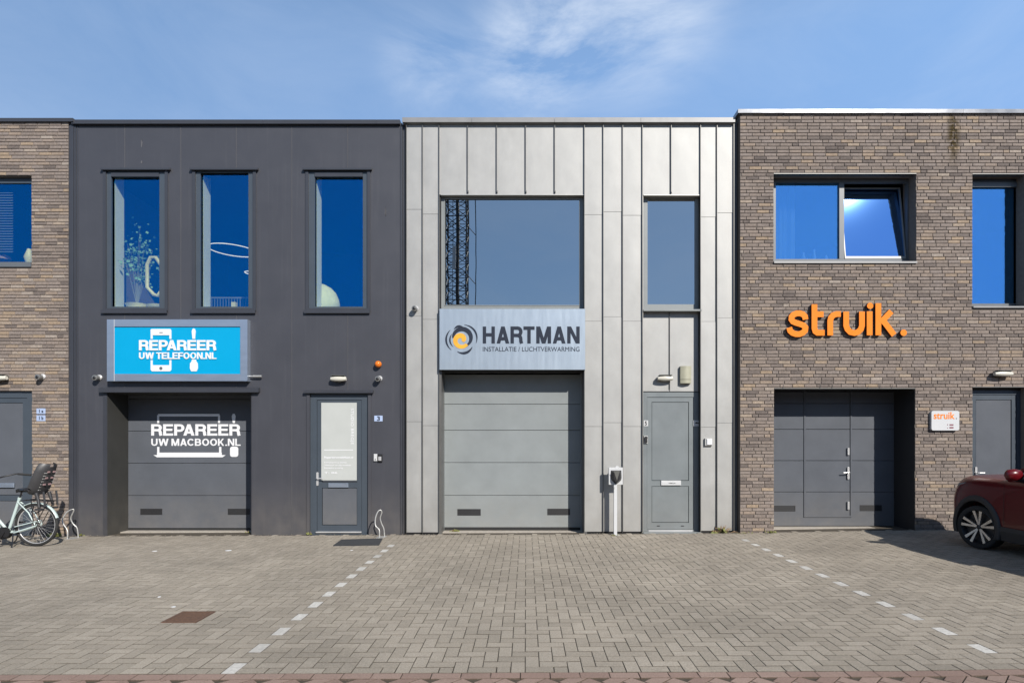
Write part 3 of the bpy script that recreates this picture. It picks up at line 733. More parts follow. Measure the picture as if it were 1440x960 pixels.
# garage 1
RD = .56
garage_recess(db, hG, 0, RD, M['jamb'])
gd = overhead_door(db, hG[0], hG[1], SZ(743.3, RD), hG[3]+.05, RD, [561, 606, 651.1, 696.5], [(197.4,228,714.8,723.3), (320.4,351,714.8,723.3)], M['door_slate'])
mb = MB(); mb.box(hGc[0], hG[0], -.012, .035, -.1, hG[3]); mb.build('reveal_trim', M['clad_trim'], db); mb = MB(); mb.box(hG[1], hG[1]+.006, -.012, .035, -.1, hG[3]); mb.build('reveal_trim', M['clad_trim'], db)
mb = MB(); mb.box(hGc[0], hGc[1], -.010, .034, hG[3], hGc[3]); mb.build('lintel', M['clad_trim'], db)
lip(db, 139.5, 364, 545.5, 551.5, .08)
# door graphics
s = MB(); ygr = RD-.0045
def dp(l, r, t, b): return P4(l, r, t, b, RD)
def put(mb, l, r, t, b, y=ygr): a, c, e, f = dp(l, r, t, b); mb.box(a, c, y, y+.003, e, f)
sign_text('REPAREER', *dp(212.7, 337.8, 596.2, 612.2), ygr+.003, .003, M['vinyl'], gd)
sign_text('UW MACBOOK.NL', *dp(212.7, 338.4, 616.4, 626.5), ygr+.003, .003, M['vinyl'], gd, w=.175)
put(s, 221.2, 224, 583.5, 594.5); put(s, 306.8, 309.6, 583.5, 594.5)
a, c, e, f = dp(222.5, 308.6, 581.8, 585.2); s.box(a, c, ygr-.0006, ygr+.0024, e, f)
put(s, 221.2, 224.2, 628, 637); put(s, 308.2, 311.4, 628, 637)
q = [(SX(x,RD), SZ(z,RD)) for x, z in ((221,636),(312,636),(312,639.5),(317.5,639.5),(313,642.6),(221,642.6),(216,639.5),(221,639.5))]
s.prism(q, ygr-.0005, ygr+.0025); s.build('laptop_graphic', M['vinyl'], gd)
s = MB()
q = [(SX(x,RD), SZ(z,RD)) for x, z in ((327.5,594.5),(326.5,589),(326,585),(327.5,581.5),(330,581.5),(331.5,585),(331,589),(330.4,594.5))]
s.prism(q, ygr, ygr+.003); s.build('screwdriver_graphic', M['vinyl'], gd); s = MB()
s.prism(rrect(*dp(323.6, 335.2, 627.6, 642), .045), ygr, ygr+.003)
s.build('screwdriver_graphic', M['vinyl'], gd)
# pedestrian door 3
f = MB(); ring(f, hP[0], hP[1], -.1, hP[3], .055, -.02, .035, wb=0, wt=.02); ft = f.build('door_casing', M['clad'], db)
lip(db, 427, 524.5, 549.5, 552.5, .07)
dz0 = gz(-3.4)+.01
d3, lr = leaf_door(db, (SX(436), SX(517.3), dz0, SZ(553)), 0, .02, SX(445)-SX(436), (M['frame_blue'], M['door_slate']), lower=SZ(682))
mb = MB(); a, b, c, e = P4(452, 501.8, 566, 675, .03); mb.box(a, b, .022, .030, c, e); po = mb.build('door_window', M['poster'], d3)
yp = .0205
text('STUDIO BREGJE', SX(492.2,yp), SX(497.4,yp), SZ(624.5,yp), SZ(574,yp), yp, .0012, M['vinyl'], po, bold=0, rot=-90, track=1.1)
mb = MB(); a, b, c, e = P4(456, 496.3, 631.9, 632.8, yp); mb.box(a, b, yp-.001, .022, c, e); mb.build('printed_line', M['vinyl'], po)
text('Repareeruwtelefoon.nl', *P4(456, 496.6, 641.2, 645, yp), yp, .0012, M['vinyl'], po, bold=.03)
for st, r_, t_ in (('Enkel geopend op afspraak.', 488, 648.9), ('Telefoonisch ook altijd bereikbaar.', 494, 652.7), ('Bezoekadres na overleg.', 482.5, 656.6), ('T: 06', 474.5, 663)):
    text(st, *P4(456, r_, t_, t_+2.5, yp), yp, .0012, M['vinyl'], po, bold=.02)
letterbox(d3, 462, 490, 678.8, 685, .03, M['alu'])
lever_handle(d3, 446.6, 663.5, 682.5, .03)
mb = MB(); a, b, c, e = P4(444.5, 508.3, 747, 748.6, -.0); mb.box(a, b, -.02, .05, c, e); mb.build('threshold_strip', M['chrome'], d3)
mb = MB(); mb.box(SX(436), SX(517.3), -.015, .09, -.1, dz0-.001); mb.build('door_step', M['frame_blue'], d3)
# small scuffs on the cladding (bird marks, scratches) as thin smears
def smear(parent, px, t, b, w, name='scuff'):
    mb = MB(); n = 5; x = SX(px); pts = []
    for k in range(n+1):
        z = SZ(t+(b-t)*k/n); pts.append((x+random.uniform(-.4,.4)*w-w*.5*math.sin(math.pi*k/n), z))
    for k in range(n, -1, -1):
        z = SZ(t+(b-t)*k/n); pts.append((x+random.uniform(-.2,.4)*w+w*.5*math.sin(math.pi*k/n)+.002, z))
    mb.prism(pts, -.0035, -.0005); mb.build(name, M['light_joint'], parent)
smear(db, 199, 196, 207, .022); smear(db, 542, 292, 304, .03); smear(db, 199, 226, 230, .02)

# ================= grey zinc building =================
zb = thing('zinc_clad_building', (SX(800), 0, 0), 'pale grey standing seam zinc building with one wide window over its garage door', 'building')
XZ0, XZ1 = SX(570.5), SX(1033)
ztz = SZ(172.5)
hWM = P4(619.6, 821.4, 274, 434); hGM = P4(620.5, 821, 430, 790); hWR = P4(904.5, 984.8, 274.5, 790)
holesZ = [hWM, hGM, hWR]
glM = (SX(625.7,.10), SX(815,.10), SZ(429.5,.10), SZ(280.2,.10)); glR = (SX(910,.14), SX(976.6,.14), SZ(428.5,.14), SZ(280.2,.14))
backing(zb, XZ0, XZ1, -.15, ztz, holesZ, .022, .25, M['groove'])
shell(zb, XZ0, XZ1, ztz)
seams = [572, 594.7, 617.9, 658, 698.8, 739.5, 780.2, 821.8, 848.2, 875.6, 903.2, 943.5, 984.7, 1007.8, 1031.3]
joints = {0:[294.6,444.5,592.7], 1:[301.2,449,598.2], 7:[302,451.5,599.4], 8:[298,445.5,594], 9:[303,451.5,599.4], 12:[305.3,452,600.4], 13:[299.4,447,594.4]}
for i in range(14):
    a, b = SX(seams[i]), SX(seams[i+1])
    zb0 = gz((a+b)/2)+.03
    zs = [zb0]+[SZ(j) for j in sorted(joints.get(i, []), reverse=True)]+[ztz]
    if 2 <= i <= 6: zs = [SZ(273.8), ztz]
    if i in (10, 11): zs = [SZ(274.2), ztz]
    for k, (c, d) in enumerate(zip(zs[:-1], zs[1:])):
        mb = MB(); dd = .004*(k % 2)+random.uniform(0,.002)
        # slightly dished sheet: a small grid so that every pan catches the light in its own way
        nx, nz = 4, max(4, int((d-c)/.3)); ph = random.random()*9; amp = .0035
        def yy(u, v): return -dd-amp*math.sin(math.pi*u)*(0.6+.5*math.sin(3.1*v*(d-c)+ph))*math.sin(math.pi*min(1,v*1.0))**.5
        vs = [(a+.004+(b-a-.008)*ii/nx, yy(ii/nx, jj/nz), c+.0025+(d-c-.005)*jj/nz) for jj in range(nz+1) for ii in range(nx+1)]
        fs = [(jj*(nx+1)+ii, jj*(nx+1)+ii+1, (jj+1)*(nx+1)+ii+1, (jj+1)*(nx+1)+ii) for jj in range(nz) for ii in range(nx)]
        mb.add(vs, fs)
        mb.box(a+.004, b-.004, .001, .021, c+.0025, d-.0025)
        mb.build('zinc_panel', M['zinc'], zb, smooth=35)
for i, s_ in enumerate(seams):
    x = SX(s_); lo = gz(x)+.03
    if 3 <= i <= 6: lo = SZ(271)
    if i == 11: lo = SZ(271.5)
    mb = MB(); mb.box(x-.006, x+.004, -.038, .02, lo, ztz-.0); mb.build('standing_seam', M['zinc_seam'], zb)
    if i in (3,4,5,6,11):
        mb = MB(); mb.box(x-.008, x+.012, -.02, -.002, lo-.012, lo+.03); mb.build('seam_end', M['vent'], zb)
for (l, r, y_) in ((619.8, 821.2, 273.9), (905, 984.5, 274.3)):
    mb = MB(); a, b = SX(l), SX(r); mb.box(a, b, -.012, .10, SZ(y_)-.012, SZ(y_)); mb.build('head_flashing', M['zinc_edge'], zb)
coping(zb, SX(565.5,-.08), SX(1034,-.08), SZ(171.8,-.08), SZ(165.2,-.08), 0, .08, M['coping_zinc'], joints=[SX(664),SX(779.5),SX(900)])
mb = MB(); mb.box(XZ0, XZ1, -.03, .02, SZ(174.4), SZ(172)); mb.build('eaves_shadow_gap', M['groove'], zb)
mb = MB(); mb.box(SX(1033), SX(1037), .02, .08, -.1, SZ(173)); mb.build('corner_flashing', M['frame'], zb)
# wide window
w = MB(); ring(w, hWM[0], hWM[1], SZ(433.5), SZ(274.2), .05, .085, .16, wl_=glM[0]-hWM[0], wr=hWM[1]-glM[1]-.0, wb=glM[2]-SZ(433.5), wt=SZ(274.2)-glM[3]); wm = w.build('window', M['frame_light'], zb); wm['label'] = 'wide single pane upper window'
g = MB(); g.box(glM[0]-.003, glM[1]+.003, .105, .113, glM[2]-.003, glM[3]+.003); g.build('pane', M['glass_grey'], wm)
g = MB(); ring(g, glM[0]-.012, glM[1]+.012, glM[2]-.012, glM[3]+.012, .016, .078, .084); g.build('glazing_bead', M['frame_light'], wm)
# garage
RM = .38
garage_recess(zb, (hGM[0], hGM[1], hGM[2], SZ(521)), 0, RM, M['zinc_seam'])
gm = overhead_door(zb, hGM[0], hGM[1], SZ(742.3,RM), SZ(523), RM, [568.2,604.8,650.2,696.3], [(643.3,676,715.3,724.4),(769.8,801.5,714.8,723.8)], M['door_grey'])
mb = MB(); mb.box(hGM[0], SX(624.4,RM-.05), RM-.05, RM-.002, 0, SZ(522)); mb.box(SX(816.5,RM-.05), hGM[1], RM-.05, RM-.002, 0, SZ(522)); mb.build('door_track', M['frame_light'], gm)
backing(zb, hGM[0]-.0, hGM[1], SZ(521.5), SZ(433.6), [], .02, .3, M['groove'], 'spandrel')
# tall recess: window, recessed panels, door 5
RR = .10
mb = MB(); mb.box(hWR[0]-.02, hWR[0], .003, RR+.08, 0, hWR[3]); mb.build('reveal', M['zinc_edge'], zb)
mb = MB(); mb.box(hWR[1], hWR[1]+.02, .003, RR+.08, 0, hWR[3]); mb.build('reveal', M['zinc_seam'], zb)  # darker zinc than the left reveal; the jamb's shade is in its colour
x0, x1 = hWR[0], hWR[1]
w = MB(); ring(w, x0, x1, SZ(435.5,RR), hWR[3], .05, RR, RR+.08, wl_=glR[0]-x0, wr=x1-glR[1], wb=glR[2]-SZ(435.5,RR), wt=hWR[3]-glR[3]); wr_ = w.build('window', M['frame_light'], zb); wr_['label'] = 'tall narrow upper window above door 5'
g = MB(); g.box(glR[0]-.003, glR[1]+.003, RR+.025, RR+.033, glR[2]-.003, glR[3]+.003); g.build('pane', M['glass_grey'], wr_)
mb = MB(); mb.box(x0, x1+.02, -.03, RR-.001, SZ(437.6), SZ(435.2)); mb.build('sill', M['frame_light'], wr_)
xm = SX(943.5)
for a, b in ((x0, xm), (xm, x1)):
    mb = MB(); mb.cbox(a+.004, b-.004, RR+.0, RR+.03, SZ(550.2,RR), SZ(437.7), .003); mb.build('zinc_panel', M['zinc'], zb)
mb = MB(); mb.box(xm-.005, xm+.003, RR-.026, RR+.02, SZ(547,RR), SZ(440,RR)); mb.build('standing_seam', M['zinc_seam'], zb)
mb = MB(); mb.box(x0, x1, RR+.02, .25, SZ(551,RR), SZ(437.7)); mb.build('spandrel', M['groove'], zb)
dz5 = gz(2.6)+.02
d5, lr5 = leaf_door(zb, (x0, x1, dz5, SZ(551.3,RR)), RR, .0, SX(911.8)-SX(905), (M['door_pedestrian'], M['door_pedestrian']), lower=SZ(680))
letterbox(d5, 929.4, 957.3, 675.2, 682, RR+.012, M['white'])
text('NEE JA', *P4(940.5, 950, 678.3, 680, RR-.006), RR-.0085, .001, M['black'], d5, name='letterbox_sticker', bold=.03)
mb = MB(); mb.box(x0-.0, x1, -.03, RR+.05, -.1, dz5-.002); mb.build('door_step', M['frame_light'], d5)
mb = MB(); a, b, c, e = P4(912, 974, 744.8, 747, RR-.01); mb.box(a, b, RR-.012, RR+.012, c, e); mb.build('threshold_strip', M['chrome'], d5)
mb = MB()
for q in (926, 960): a, b, c, e = P4(q-2, q+2, 738.6, 739.8, RR); mb.box(a, b, RR+.008, RR+.014, c, e)
mb.build('drain_slot', M['vent'], d5)

# ================= right brick building =================
YB = -.12
rb = thing('brick_building', (SX(1240), YB, 0), 'brown brick building with orange lettering, a tilted open window and a deep garage recess', 'building')
x0R, x1R = SX(1040.6, YB), 12.2
ztr = SZ(159.5, YB)
hW1 = P4(1087.5, 1288, 244.6, 370.5, YB); hW2 = P4(1366.8, 1441.5, 245, 433, YB); hG3 = P4(1088, 1286.5, 546, 790, YB); hD3 = P4(1367.2, 1443, 544, 790, YB)
hs = [hW1, hW2, hG3, hD3]
bricks(rb, x0R, x1R, -.1, ztr, hs, YB)
backing(rb, x0R+.004, x1R, -.15, ztr, hs, YB, .25, M['mortar'])
shell(rb, x0R, x1R, ztr+.1)
coping(rb, SX(1037.8,YB-.05), x1R+.05, SZ(158.8,YB-.05), SZ(153.4,YB-.05), YB, .05, M['coping_steel'], joints=[SX(1192),SX(1345)])
# weep slots in the brickwork
mb = MB()
for px, py in [(1101,163),(1141,163),(1306,163),(1372,163),(1382,223),(1433,223),(1213,223),(1092,242),(1143,242),(1279,242),(1102,376),(1170,376),(1272,376),(1381,242),(1372,542),(1101,543),(1153,543),(1170,543),(1220,543),(1237,543),(1254,543)]:
    x, z = SX(px,YB), SZ(py,YB); mb.box(x-.005, x+.005, YB-.0145, YB-.002, z-.028, z+.028)
mb.build('weep_slot', M['vent'], rb)
# row of thin tile-edge bricks over each opening
for h in hs:
    mb = MB(); x = h[0]-.0
    mb.box(h[0], h[1], YB-.016, YB+.10, h[3]-.006, h[3]+.006); mb.build('lintel_edge', M['zinc_seam'], rb)
# window 1 : fixed pane + tilted sash
YW = YB+.20
a, b, c, d = hW1[0], SX(1278,YW), SZ(368,YW)-.02, SZ(252.6,YW)
f = MB(); f.box(a, b, YW, YW+.08, SZ(256.3,YW), d+.0); f.box(a, SX(1091,YW), YW, YW+.08, c, SZ(256.3,YW)); f.box(SX(1276,YW), b, YW, YW+.08, c, SZ(256.3,YW)); f.box(SX(1091,YW), SX(1276,YW), YW+.001, YW+.08, c, SZ(364.2,YW)); f.box(SX(1180.3,YW), SX(1187,YW), YW-.002, YW+.08, SZ(364.2,YW), SZ(256.3,YW))
w1 = f.build('window', M['frame'], rb); w1['label'] = 'two light window with its right sash tilted open'
g = MB(); g.box(SX(1090.6,YW), SX(1180.8,YW), YW+.035, YW+.043, SZ(364.5,YW), SZ(256,YW)); g.build('pane', M['glass_sky'], w1)
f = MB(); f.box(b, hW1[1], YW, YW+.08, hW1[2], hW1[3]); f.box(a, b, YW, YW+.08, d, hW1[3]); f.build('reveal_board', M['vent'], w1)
f = MB(); f.box(hW1[0]-.0, hW1[1], YB-.04, YW+.0, SZ(370.8,YB), SZ(368.2,YB)); f.build('sill', M['coping_zinc'], w1)
sx0, sx1, sz0, sz1 = SX(1188.5,YW), SX(1275,YW), SZ(363.6,YW), SZ(257,YW)
TM = Matrix.Translation((0, YW+.03, sz0)) @ Matrix.Rotation(R(-7.5), 4, 'X')
f = MB(); f.M = TM; ring(f, sx0, sx1, 0, sz1-sz0, .045, -.025, .03, wb=.045, wt=.02, wr=.02, wl_=.02); sash = f.build('sash', M['frame_light'], w1)
sash['label'] = 'sash tilted inward at the top'
f = MB(); f.M = TM; f.box(sx0+.018, sx1-.018, -.004, .004, .044, sz1-sz0-.018); f.build('sash_glass', M['glass_open'], w1)
# window 2
w2 = window(rb, (hW2[0], SX(1433.5,YW), SZ(430.5,YW), SZ(254.5,YW)), YW, 0, .04, M['glass_sky'], M['frame'], wl_=.01, wt=.035, wb=.05, wr=.05, blindbox=.085)
f = MB(); f.box(hW2[0], hW2[1], YW, YW+.08, SZ(254.5,YW), hW2[3]); f.box(SX(1433.5,YW), hW2[1], YW, YW+.08, hW2[2], SZ(254.5,YW)); f.box(hW2[0], SX(1433.5,YW), YW, YW+.08, hW2[2], SZ(430.5,YW)); f.build('reveal_board', M['frame_blue'], w2)
f = MB(); f.box(hW2[0], hW2[1], YB-.04, YW, SZ(433.2,YB), SZ(431,YB)); f.build('sill', M['coping_zinc'], w2)
# garage 3
RG = .60
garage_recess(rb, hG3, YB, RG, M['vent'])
YG = YB+RG
zb3 = SZ(740.2, YG)
jj = [567, 603.5, 647.5, 691.5]
g3 = overhead_door(rb, hG3[0], hG3[1], zb3, hG3[3]-.01, YG, jj, [(1078,1118.5,710.5,718.6),(1209.3,1240,709.8,718)], M['door_slate'])
zdt, zdb = SZ(545,YG), SZ(724.5,YG)
xa, xb = SX(1132.5,YG), SX(1195.5,YG)
mb = MB(); mb.box(xa-.03, xa, YG-.014, YG-.0005, zdb-.03, zdt); mb.box(xb, xb+.03, YG-.014, YG-.0005, zdb-.03, zdt); mb.box(xa, xb, YG-.013, YG-.0005, zdb-.03, zdb); mb.build('wicket_frame', M['door_slate'], g3)
mb = MB(); mb.box(xa, xa+.006, YG-.004, YG-.0004, zdb, zdt); mb.box(xb-.006, xb, YG-.004, YG-.0004, zdb, zdt); mb.build('wicket_gap', M['groove'], g3)
for t, b_ in ((629.5,639.5),(705,716)):
    mb = MB(); a, b, c, e = P4(1191.5, 1194.3, t, b_, YG-.02); mb.cbox(a, b, YG-.035, YG-.0005, c, e); mb.build('hinge', M['chrome'], g3)
lever_handle(g3, 1192.8, 656, 673.5, YG-.014, side=-1)
# door on the right
YD = YB+.12
d6, lr6 = leaf_door(rb, (hD3[0], SX(1436,YD), gz(8.3)+.02, SZ(549,YD)), YD, 0, .075, (M['frame_blue'], M['door_slate']), lower=None)
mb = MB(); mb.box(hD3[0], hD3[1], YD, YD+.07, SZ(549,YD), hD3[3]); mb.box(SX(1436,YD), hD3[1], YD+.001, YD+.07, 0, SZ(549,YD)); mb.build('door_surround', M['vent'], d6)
lever_handle(d6, 1372.2, 656, 674.5, YD+.01)
letterbox(d6, 1388, 1416, 671.5, 677.5, YD+.01, M['alu'])
exec_after = []

# ================= signs =================
# light box
YS = -.125
sg = thing('light_box_sign', (SX(249), YS, SZ(536)), 'aluminium framed cyan light box sign over the left garage door', 'sign')
a, b, c, e = P4(150.3, 347.9, 449, 535.6, YS)
f = MB(); ring(f, a, b, c, e, .13, YS, -.005); f.build('frame', M['alu'], sg)
f = MB(); f.box(a+.13, a+.137, YS-.002, YS, c, e); f.build('frame_edge', M['white'], sg)
f = MB(); f.box(a+.12, b-.12, YS+.018, -.01, c+.12, e-.12); f.build('face_panel', M['cyan'], sg)
yt = YS+.0175
sign_text('REPAREER', *P4(196, 304, 478.2, 492.6, yt), yt, .014, M['vinyl'], sg)
sign_text('UW TELEFOON.NL', *P4(196, 304.6, 495.5, 504.8, yt), yt, .014, M['vinyl'], sg, w=.175)
s = MB()
def sp(l, r, t, b): return P4(l, r, t, b, yt)
X_ = lambda x: SX(x, yt); Z_ = lambda z: SZ(z, yt)
top = [(X_(212.3),Z_(476.6)),(X_(212.3),Z_(466))]+[(X_(214+2*math.cos(t)-.0),Z_(464.5-2*math.sin(t))) for t in (math.pi*.9, math.pi*.7, math.pi*.5)]+[(X_(239+2*math.cos(t)),Z_(464.5-2*math.sin(t))) for t in (math.pi*.5, math.pi*.3, math.pi*.1)]+[(X_(241.2),Z_(466)),(X_(241.2),Z_(476.6)),(X_(238.6),Z_(476.6)),(X_(238.6),Z_(471.3)),(X_(214.9),Z_(471.3)),(X_(214.9),Z_(476.6))]
s.prism(top, yt-.010, yt); s.build('phone_graphic', M['vinyl'], sg); s = MB()
bot = [(x, Z_(0)+Z_(0)-0 if False else z) for x, z in [(X_(212.3),Z_(506.3)),(X_(214.9),Z_(506.3)),(X_(214.9),Z_(513.3)),(X_(238.6),Z_(513.3)),(X_(238.6),Z_(506.3)),(X_(241.2),Z_(506.3)),(X_(241.2),Z_(520)),(X_(239.6),Z_(522)),(X_(214),Z_(522)),(X_(212.3),Z_(520))]]
s.prism(bot, yt-.010, yt); ph = s.build('phone_graphic', M['vinyl'], sg)
s = MB(); s.lathe([(.029,0),(.029,-.003)], (X_(226.8), yt-.0105, Z_(517.8)), n=16); s.box(X_(224.6), X_(229.4), yt-.0125, yt-.0102, Z_(468.2), Z_(467.2)); s.build('phone_button', M['frame'], sg)
s = MB()
s.prism([(X_(x),Z_(z)) for x, z in ((271,476.5),(270.3,470),(270,466),(271,462.6),(272.7,461.8),(274.4,462.6),(275.4,466),(275,470),(274.6,476.5))], yt-.010, yt)
s.build('screwdriver_graphic', M['vinyl'], sg); s = MB()
s.prism([(X_(x),Z_(z)) for x, z in ((270,505.5),(276,505.5),(276,507.5),(278.3,511),(278.6,518),(276.8,522),(269.2,522),(267.4,518),(267.6,511),(270,507.5))], yt-.010, yt)
s.build('screwdriver_graphic', M['vinyl'], sg)
mb = MB(); z = SZ(529.3); mb.tube([(SX(348,-.06),-.06,z),(SX(368,-.06),-.06,z)], .012, 8); mb.tube([(SX(356,-.06),-.06,z),(SX(368,-.06),-.06,z)], .018, 8); mb.build('cable_gland', M['galv'], sg)
# Hartman panel
YH = -.10
hg = thing('sign_panel', (SX(720), YH, SZ(520)), 'brushed pale blue metal sign panel with HARTMAN and a swirl logo over the middle garage', 'sign')
a, b, c, e = P4(617.9, 823, 434, 519.8, YH)
f = MB(); f.box(a, b, YH+.004, .0, c, e); f.build('tray', M['frame'], hg)
f = MB(); f.cbox(a, b, YH, YH+.004, c, e, .003); f.build('face_panel', M['hartblue'], hg)
yh = YH-.0005
sign_text('HARTMAN', *P4(678.9, 815.2, 459, 482.8, yh), yh, .004, M['navy'], hg, gap=.10, w=.2)
text('INSTALLATIE / LUCHTVERWARMING', *P4(679, 815, 487.6, 494, yh), yh, .003, M['navy'], hg, bold=0.0)
# the hollow lower part of the two stencilled A's
f = MB()
for x in (707, 787): aa = P4(x-2.2, x+2.2, 476, 477.5, yh)
cx, cz = SX(649.3, yh), SZ(477.2, yh); u = 1/sc(yh)
f = MB()
o, i = arc_band(cx, cz+1*u, lambda t: 10.5*u, lambda t: (13.5+3.5*math.sin(math.pi*min(1,t*1.15)))*u, 175, -75, 36); band(f, o, i, yh-.003, yh); f.build('swirl_arc', M['navy'], hg); f = MB()
o, i = arc_band(cx, cz, lambda t: 20.6*u, lambda t: (21+2.2*math.sin(math.pi*t))*u, 80, -15, 20); band(f, o, i, yh-.003, yh); f.build('swirl_arc', M['navy'], hg); f = MB()
o, i = arc_band(cx, cz, lambda t: 20.6*u, lambda t: (21+2.2*math.sin(math.pi*t))*u, 225, 140, 20); band(f, o, i, yh-.003, yh); f.build('swirl_arc', M['navy'], hg); f = MB()
o, i = arc_band(cx, cz, lambda t: 17.6*u, lambda t: (18+2.6*math.sin(math.pi*t))*u, 128, 85, 14); band(f, o, i, yh-.003, yh); f.build('swirl_arc', M['navy'], hg); f = MB()
o, i = arc_band(cx, cz, lambda t: 17.8*u, lambda t: (18.4+3*math.sin(math.pi*t))*u, -35, -110, 18); band(f, o, i, yh-.003, yh); f.build('swirl_arc', M['navy'], hg); f = MB()
o, i = arc_band(cx, cz, lambda t: 15.6*u, lambda t: (15.8+2.0*math.sin(math.pi*t))*u, 222, 150, 14); band(f, o, i, yh-.003, yh); f.build('swirl_arc', M['navy'], hg); f = MB()
f = MB(); o, i = arc_band(cx-1*u, cz-1*u, lambda t: (7*(1-t)**1.2+.8)*u*(.6 if t > .75 else 1), lambda t: (12.4-3.2*t-5*t**5)*u, -35, -400, 52); band(f, o, i, yh-.004, yh)
f.build('swirl_centre', M['amber'], hg)
# struik letters
YK = YB-.075
kg = thing('letter_sign', (SX(1190), YK, SZ(473)), 'large raised orange lowercase letters spelling struik on the right brick wall', 'sign')
k_ = 1/6.857
def KX(c): return SX(1090+c*k_, YK)
def KZ(r): return SZ(400+r*k_, YK)
lw = 55*k_/sc(YK)
def letter(paths, dots=()):
    for nm, mt, y0, y1 in (('letter', M['orange'], YK, YK+.004), ('letter_side', M['orange_side'], YK+.0045, YB-.02)):
        mb = MB()
        for n_, p in enumerate(paths): stroke(mb, [(KX(x), KZ(z)) for x, z in p], lw*(1 if nm == 'letter' else .995), y0-.0004*n_, y1)
        for x, z, r in dots: mb.lathe([(r*k_/sc(YK)*(1 if nm == 'letter' else .995), y0-YK), (r*k_/sc(YK)*(1 if nm == 'letter' else .995), y1-YK)], (KX(x), YK, KZ(z)), n=24)
        if nm == 'letter': par = mb.build(nm, mt, kg)
        else: mb.build(nm, mt, par)
def arc(cx, cz, rx, rz, a0, a1, n=12): return [(cx+rx*math.cos(R(a0+(a1-a0)*k/n)), cz-rz*math.sin(R(a0+(a1-a0)*k/n))) for k in range(n+1)]
s_path = arc(222, 330, 70, 52, 12, 200, 14) + arc(222, 418, 78, 52, 95, -60, 12)[0:] 
s_path = [(294,337),(288,306),(268,286),(240,277),(208,278),(178,290),(160,310),(158,336),(172,356),(200,368),(240,380),(276,394),(293,414),(290,442),(268,464),(236,477),(200,477),(168,466),(146,446),(136,414)]
letter([s_path])
letter([[(380,190),(380,420),(388,450),(408,464),(440,464),(478,464)], [(380,286),(468,286)]])
letter([[(532,490),(532,350),(540,318),(562,294),(592,284),(634,284)]])
letter([[(686,260),(686,395),(698,430),(726,458),(765,467),(800,458),(828,430),(838,395),(838,260)]])
letter([[(912,258),(912,488)]], [(917,205,30)])
letter([[(996,180),(996,488)], [(1018,368),(1122,258)], [(1046,352),(1148,486)]])
letter([], [(1240,464,31)])
# small plaque
pg = thing('wall_plaque', (SX(1329), YB, SZ(605)), 'small white rounded plaque with orange struik lettering between garage and right door', 'sign')
yq = YB-.065
f = MB(); f.prism(rrect(*P4(1310, 1349, 577.3, 604.9, yq), .035), yq, YB-.013); f.build('board', M['white'], pg)
text('struik', *P4(1313, 1342.6, 579, 589, yq), yq-.0005, .002, M['orange'], pg, bold=.015)
f = MB()
a, b, c, e = P4(1344.3, 1345.6, 587.5, 588.9, yq); f.box(a, b, yq-.002, yq-.0005, c, e); f.build('full_stop', M['lampdark'], pg)
M['maroon'] = pm('maroon_print', (.22,.05,.08), .5)
f = MB()
for l, r, t, b_ in ((1335.2,1340.8,596.2,598),(1335.2,1340.8,600,602),(1332,1333,596.2,597.6),(1332,1333,601,602)): a, b, c, e = P4(l, r, t, b_, yq); f.box(a, b, yq-.002, yq-.0005, c, e)
f.build('printed_mark', M['maroon'], pg)

# ================= things on the walls =================
def wall_lamp(l, r, t, b, Y, label, tilt=0):
    a, c, e, f_ = P4(l, r, t, b, Y-.12)
    th = thing('wall_lamp', ((a+c)/2, Y, e), label, 'lamp', 'oval wall lamps above the doors')
    m = MB(); zc = (e+f_)/2; xc = (a+c)/2; hw = (c-a)/2
    m.box(xc-hw*.75, xc+hw*.75, Y-.03, Y-.001, zc-.035, zc+.045); m.build('wall_bracket', M['lampdark'], th)
    pr = []; n = 10
    m = MB(); pts = []; rs = []
    for k in range(n+1):
        t_ = k/n; x = a+(c-a)*t_; pts.append((x, Y-.085, zc+.008)); rs.append(max(.018, .052*math.sin(math.pi*(0.12+.76*t_))**.45))
    m.tube(pts, rs, 14); m.build('diffuser', M['lampglass'], th, smooth=50)
    m = MB(); m.add([(a+.015,Y-.03,zc+.045),(c-.015,Y-.03,zc+.045),(c-.02,Y-.145,zc+.062),(a+.02,Y-.145,zc+.062),(a+.015,Y-.03,zc+.055),(c-.015,Y-.03,zc+.055),(c-.02,Y-.145,zc+.07),(a+.02,Y-.145,zc+.07)],
        [(3,2,1,0),(4,5,6,7),(0,1,5,4),(1,2,6,5),(2,3,7,6),(3,0,4,7)]); m.build('hood', M['lampdark'], th)
    return th
wall_lamp(464.5, 486, 528, 537.5, 0, 'oval wall lamp above the dark door numbered 3')
wall_lamp(925.5, 946.5, 527.3, 537, RR-.0, 'oval wall lamp above grey door 5 beside a beige sounder')
wall_lamp(1400.5, 1425.5, 521, 530.5, YB-.012, 'oval wall lamp on brick above the far right door')
wall_lamp(-15, 7, 527, 536, YL-.012, 'oval wall lamp cut by the left edge on brick')
M['cam_grey'] = pm('camera_housing', (.26,.26,.25), .25, metal=.4)
def wall_cam(px, py, Y, label, cat='security camera', r=.048):
    x, z = SX(px, Y-.06), SZ(py, Y-.06)
    th = thing('security_camera', (x, Y, z-.06), label, cat, 'small round cameras on the facades')
    m = MB(); m.lathe([(.05,-.0),(.05,-.015),(.035,-.03)], (x+.012, Y, z+.012), n=20); m.build('base', M['chrome'], th, smooth=40)
    m = MB(); m.lathe([(.028,-.02),(r,-.045),(r+.004,-.09),(r,-.12),(.03,-.125)], (x, Y, z-.004), n=20); m.build('housing', M['cam_grey'], th, smooth=40)
    m = MB(); m.lathe([(.03,-.1255),(.026,-.131),(.01,-.134)], (x, Y, z-.006), n=16); m.build('lens', M['black'], th, smooth=True)
